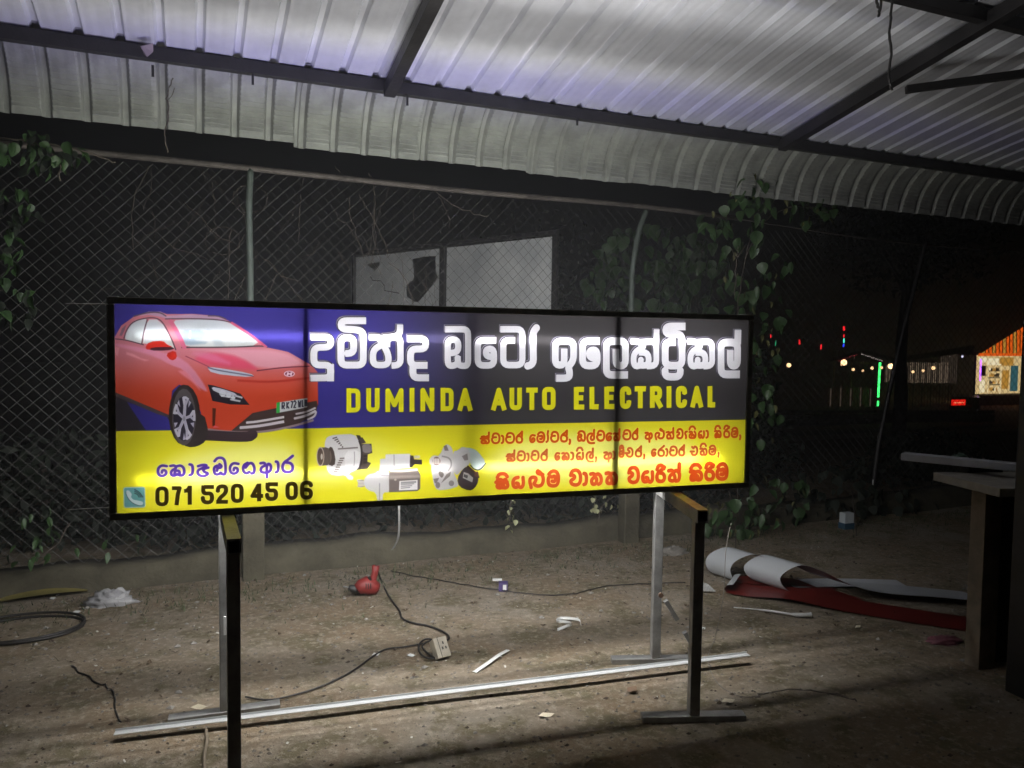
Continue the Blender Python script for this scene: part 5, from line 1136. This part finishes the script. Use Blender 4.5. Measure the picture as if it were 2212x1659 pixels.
# slat walls and palings
def palings(name, x0, x1, yt, yb, D, n_, m, label, w=.55, backm=None):
    t = thing(name, far((x0 + x1) / 2, yb, D), label, 'fence')
    st_ = (x1 - x0) / n_
    for i in range(n_):
        x = x0 + i * st_; dy = rr_.uniform(-1.2, 1.5)
        fbox(x, yt + dy, x + st_ * w, yb + rr_.uniform(-.5, 1), D, .05).build('paling', m[i % len(m)], t)
    for y in (yt + 6, yb - 5): fbox(x0, y, x1, y + 1.5, D + .06, .04).build('rail', m_slat, t)
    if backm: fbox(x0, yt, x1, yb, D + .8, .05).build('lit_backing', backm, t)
m_sl2 = emis('lit_pale_slat', (.75, .55, .38), .3); m_sl3 = emis('lit_pale_slat_dim', (.75, .55, .42), .1)  # slats glow in place of lamplight falling on them
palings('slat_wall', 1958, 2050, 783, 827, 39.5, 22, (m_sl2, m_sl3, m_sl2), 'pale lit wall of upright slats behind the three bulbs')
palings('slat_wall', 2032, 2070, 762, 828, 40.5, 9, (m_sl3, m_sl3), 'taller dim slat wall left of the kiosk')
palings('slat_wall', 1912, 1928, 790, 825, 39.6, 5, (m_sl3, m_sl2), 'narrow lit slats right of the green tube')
palings('picket_fence', 1788, 1885, 838, 878, 38, 18, (m_slat, m_sl3, m_slat, m_slat), 'low dim picket fence in front of the hut')
palings('picket_fence', 1958, 2060, 832, 880, 38, 16, (m_slat, m_slat, m_far), 'low brown picket fence under the pale slat wall')
# roofs above
rf = MB().quad(far(1940, 782, 39), far(2104, 760, 39), far(2104, 745, 41), far(1940, 772, 41)); tag(rf.build('lean_to_roof', m_far, loc=far(2000, 770, 39)), 'dark lean-to roof over the pale slat wall', 'roof')
# low rubble wall and painted stones
RW = 30.; zw = terrain(*L(30, RW, 0)[:2])
wl = thing('rubble_wall', far(1800, 905, RW) * (1, 1, 0) + E3 * zw, 'low rubble wall along the far roadside', 'wall')
ms = mat('rubble_stone', (.11, .095, .08), .9, 0, .4, 4); mb = MB()
for row, (y, hh) in enumerate(((886, 4.2), (895, 4.8), (904, 4.8))):
    x = 1622 + row * 3
    while x < 2140:
        w = rr_.uniform(5, 9); a = far(x, y, RW); c_ = far(x + w, y + hh * 1.7, RW); ctr = (a + c_) / 2 + E2 * rr_.uniform(0, .05)
        MB().box(ctr, E1 * ((c_ - a) @ E1) / 2 * .94, E2 * .15, E3 * abs(a[2] - c_[2]) / 2 * rr_.uniform(.85, 1.05)).build('stone', ms, wl, bevel=.02); x += w
fbox(1622, 887, 2140, 925, RW + .1, .12).build('wall_core', m_far, wl)
for k, (x, lb) in enumerate(((1806, 'whitish stone on the rubble wall below the picket fence'), (1874, 'first of four whitish stones below the green tube'), (1888, 'second of four whitish stones below the green tube'), (1907, 'third of four whitish stones below the green tube'), (1918, 'rightmost of four whitish stones below the green tube'), (1978, 'small whitish stone under the brown picket fence'))):
    c_ = far(x, 884, RW + .1); lump(c_, .11, .08, .1, mat('whitewashed_stone', (.3, .3, .29), .9), 'painted_stone', lb, 'stone', seed=20 + k, n_=10)
# parked vehicle with its tail lamp lit
vc = far(2082, 905, 34.); vc[2] = terrain(vc[0], vc[1]); van = thing('parked_van', vc, 'dark vehicle in the shade with one red tail lamp lit', 'van')
m_car = mat('dark_car_paint', (.012, .012, .014), .3); Xc = E1 * .8 + E2 * .6; Yc = np.cross(E3, Xc)
prf = [(-.2, .35), (-.25, .75), (-.15, .85), (.25, 1.2), (2.2, 1.22), (2.9, .85), (4.0, .75), (4.1, .4)]
mb = MB(); k = len(prf); off = np.array(vc)
mb.v = [tuple(off + Xc * s + E3 * z + Yc * w) for w in (-.8, .8) for s, z in prf]; mb.f = [tuple(range(k))[::-1], tuple(range(k, 2 * k))] + [(i, (i + 1) % k, k + (i + 1) % k, k + i) for i in range(k)]
mb.build('body', m_car, van, bevel=.04)
for s in (.6, 3.3):
    for w in (-.78, .78): MB().tube([off + Xc * s + E3 * .33 + Yc * (w - .08), off + Xc * s + E3 * .33 + Yc * (w + .08)], .33, 14).build('wheel', m_blk, van)
MB().box(off + Xc * 1.4 + E3 * 1.02 - Yc * .805, Xc * .8, Yc * .01, E3 * .13).build('window', mat('dark_glass', (.02, .02, .022), .08), van)
tl_ = fbox(2056.5, 863, 2086, 876, 32.9, .05).build('tail_lamp', emis('tail_red', (1, .015, .008), 1.3), van); fbox(2062, 868.5, 2083, 871, 32.85, .03).build('lamp_filament', emis('tail_hot', (1, .25, .12), 1.6), tl_)

# bigger stones, clods and a few dead leaves on the bare earth
pebbles(420, (-2.2, 4.8), (-.9, 2.0), .008, .022, 'pebbles', mat('grey_pebble', (.3, .28, .25), .9, 0, .5, 30), 'scattered pebbles on the earth', .5)
mb = MB()
for _ in range(260):
    x, y = random.uniform(-1.8, 4.8), random.uniform(.2, 2.15); a = random.random() * 6.28; w = random.uniform(.008, .022); z0 = gz(x, y) + .006; ca, sa = math.cos(a), math.sin(a)
    P_ = lambda i, j, k: (x + i * w * ca - j * w * .45 * sa, y + i * w * sa + j * w * .45 * ca, z0 + k * w)
    mb.quad(P_(-1, 0, .3), P_(-.2, -1, 0), P_(0, 0, -.1), P_(-.2, 1, .25)); mb.quad(P_(1, 0, .4), P_(.1, 1, .3), P_(0, 0, -.1), P_(.1, -1, 0))
tag(mb.build('leaf_litter', mat('dead_leaf', (.1, .065, .035), .8, 0, .5, 30)), 'curled dead leaves scattered on the earth', kind='stuff')
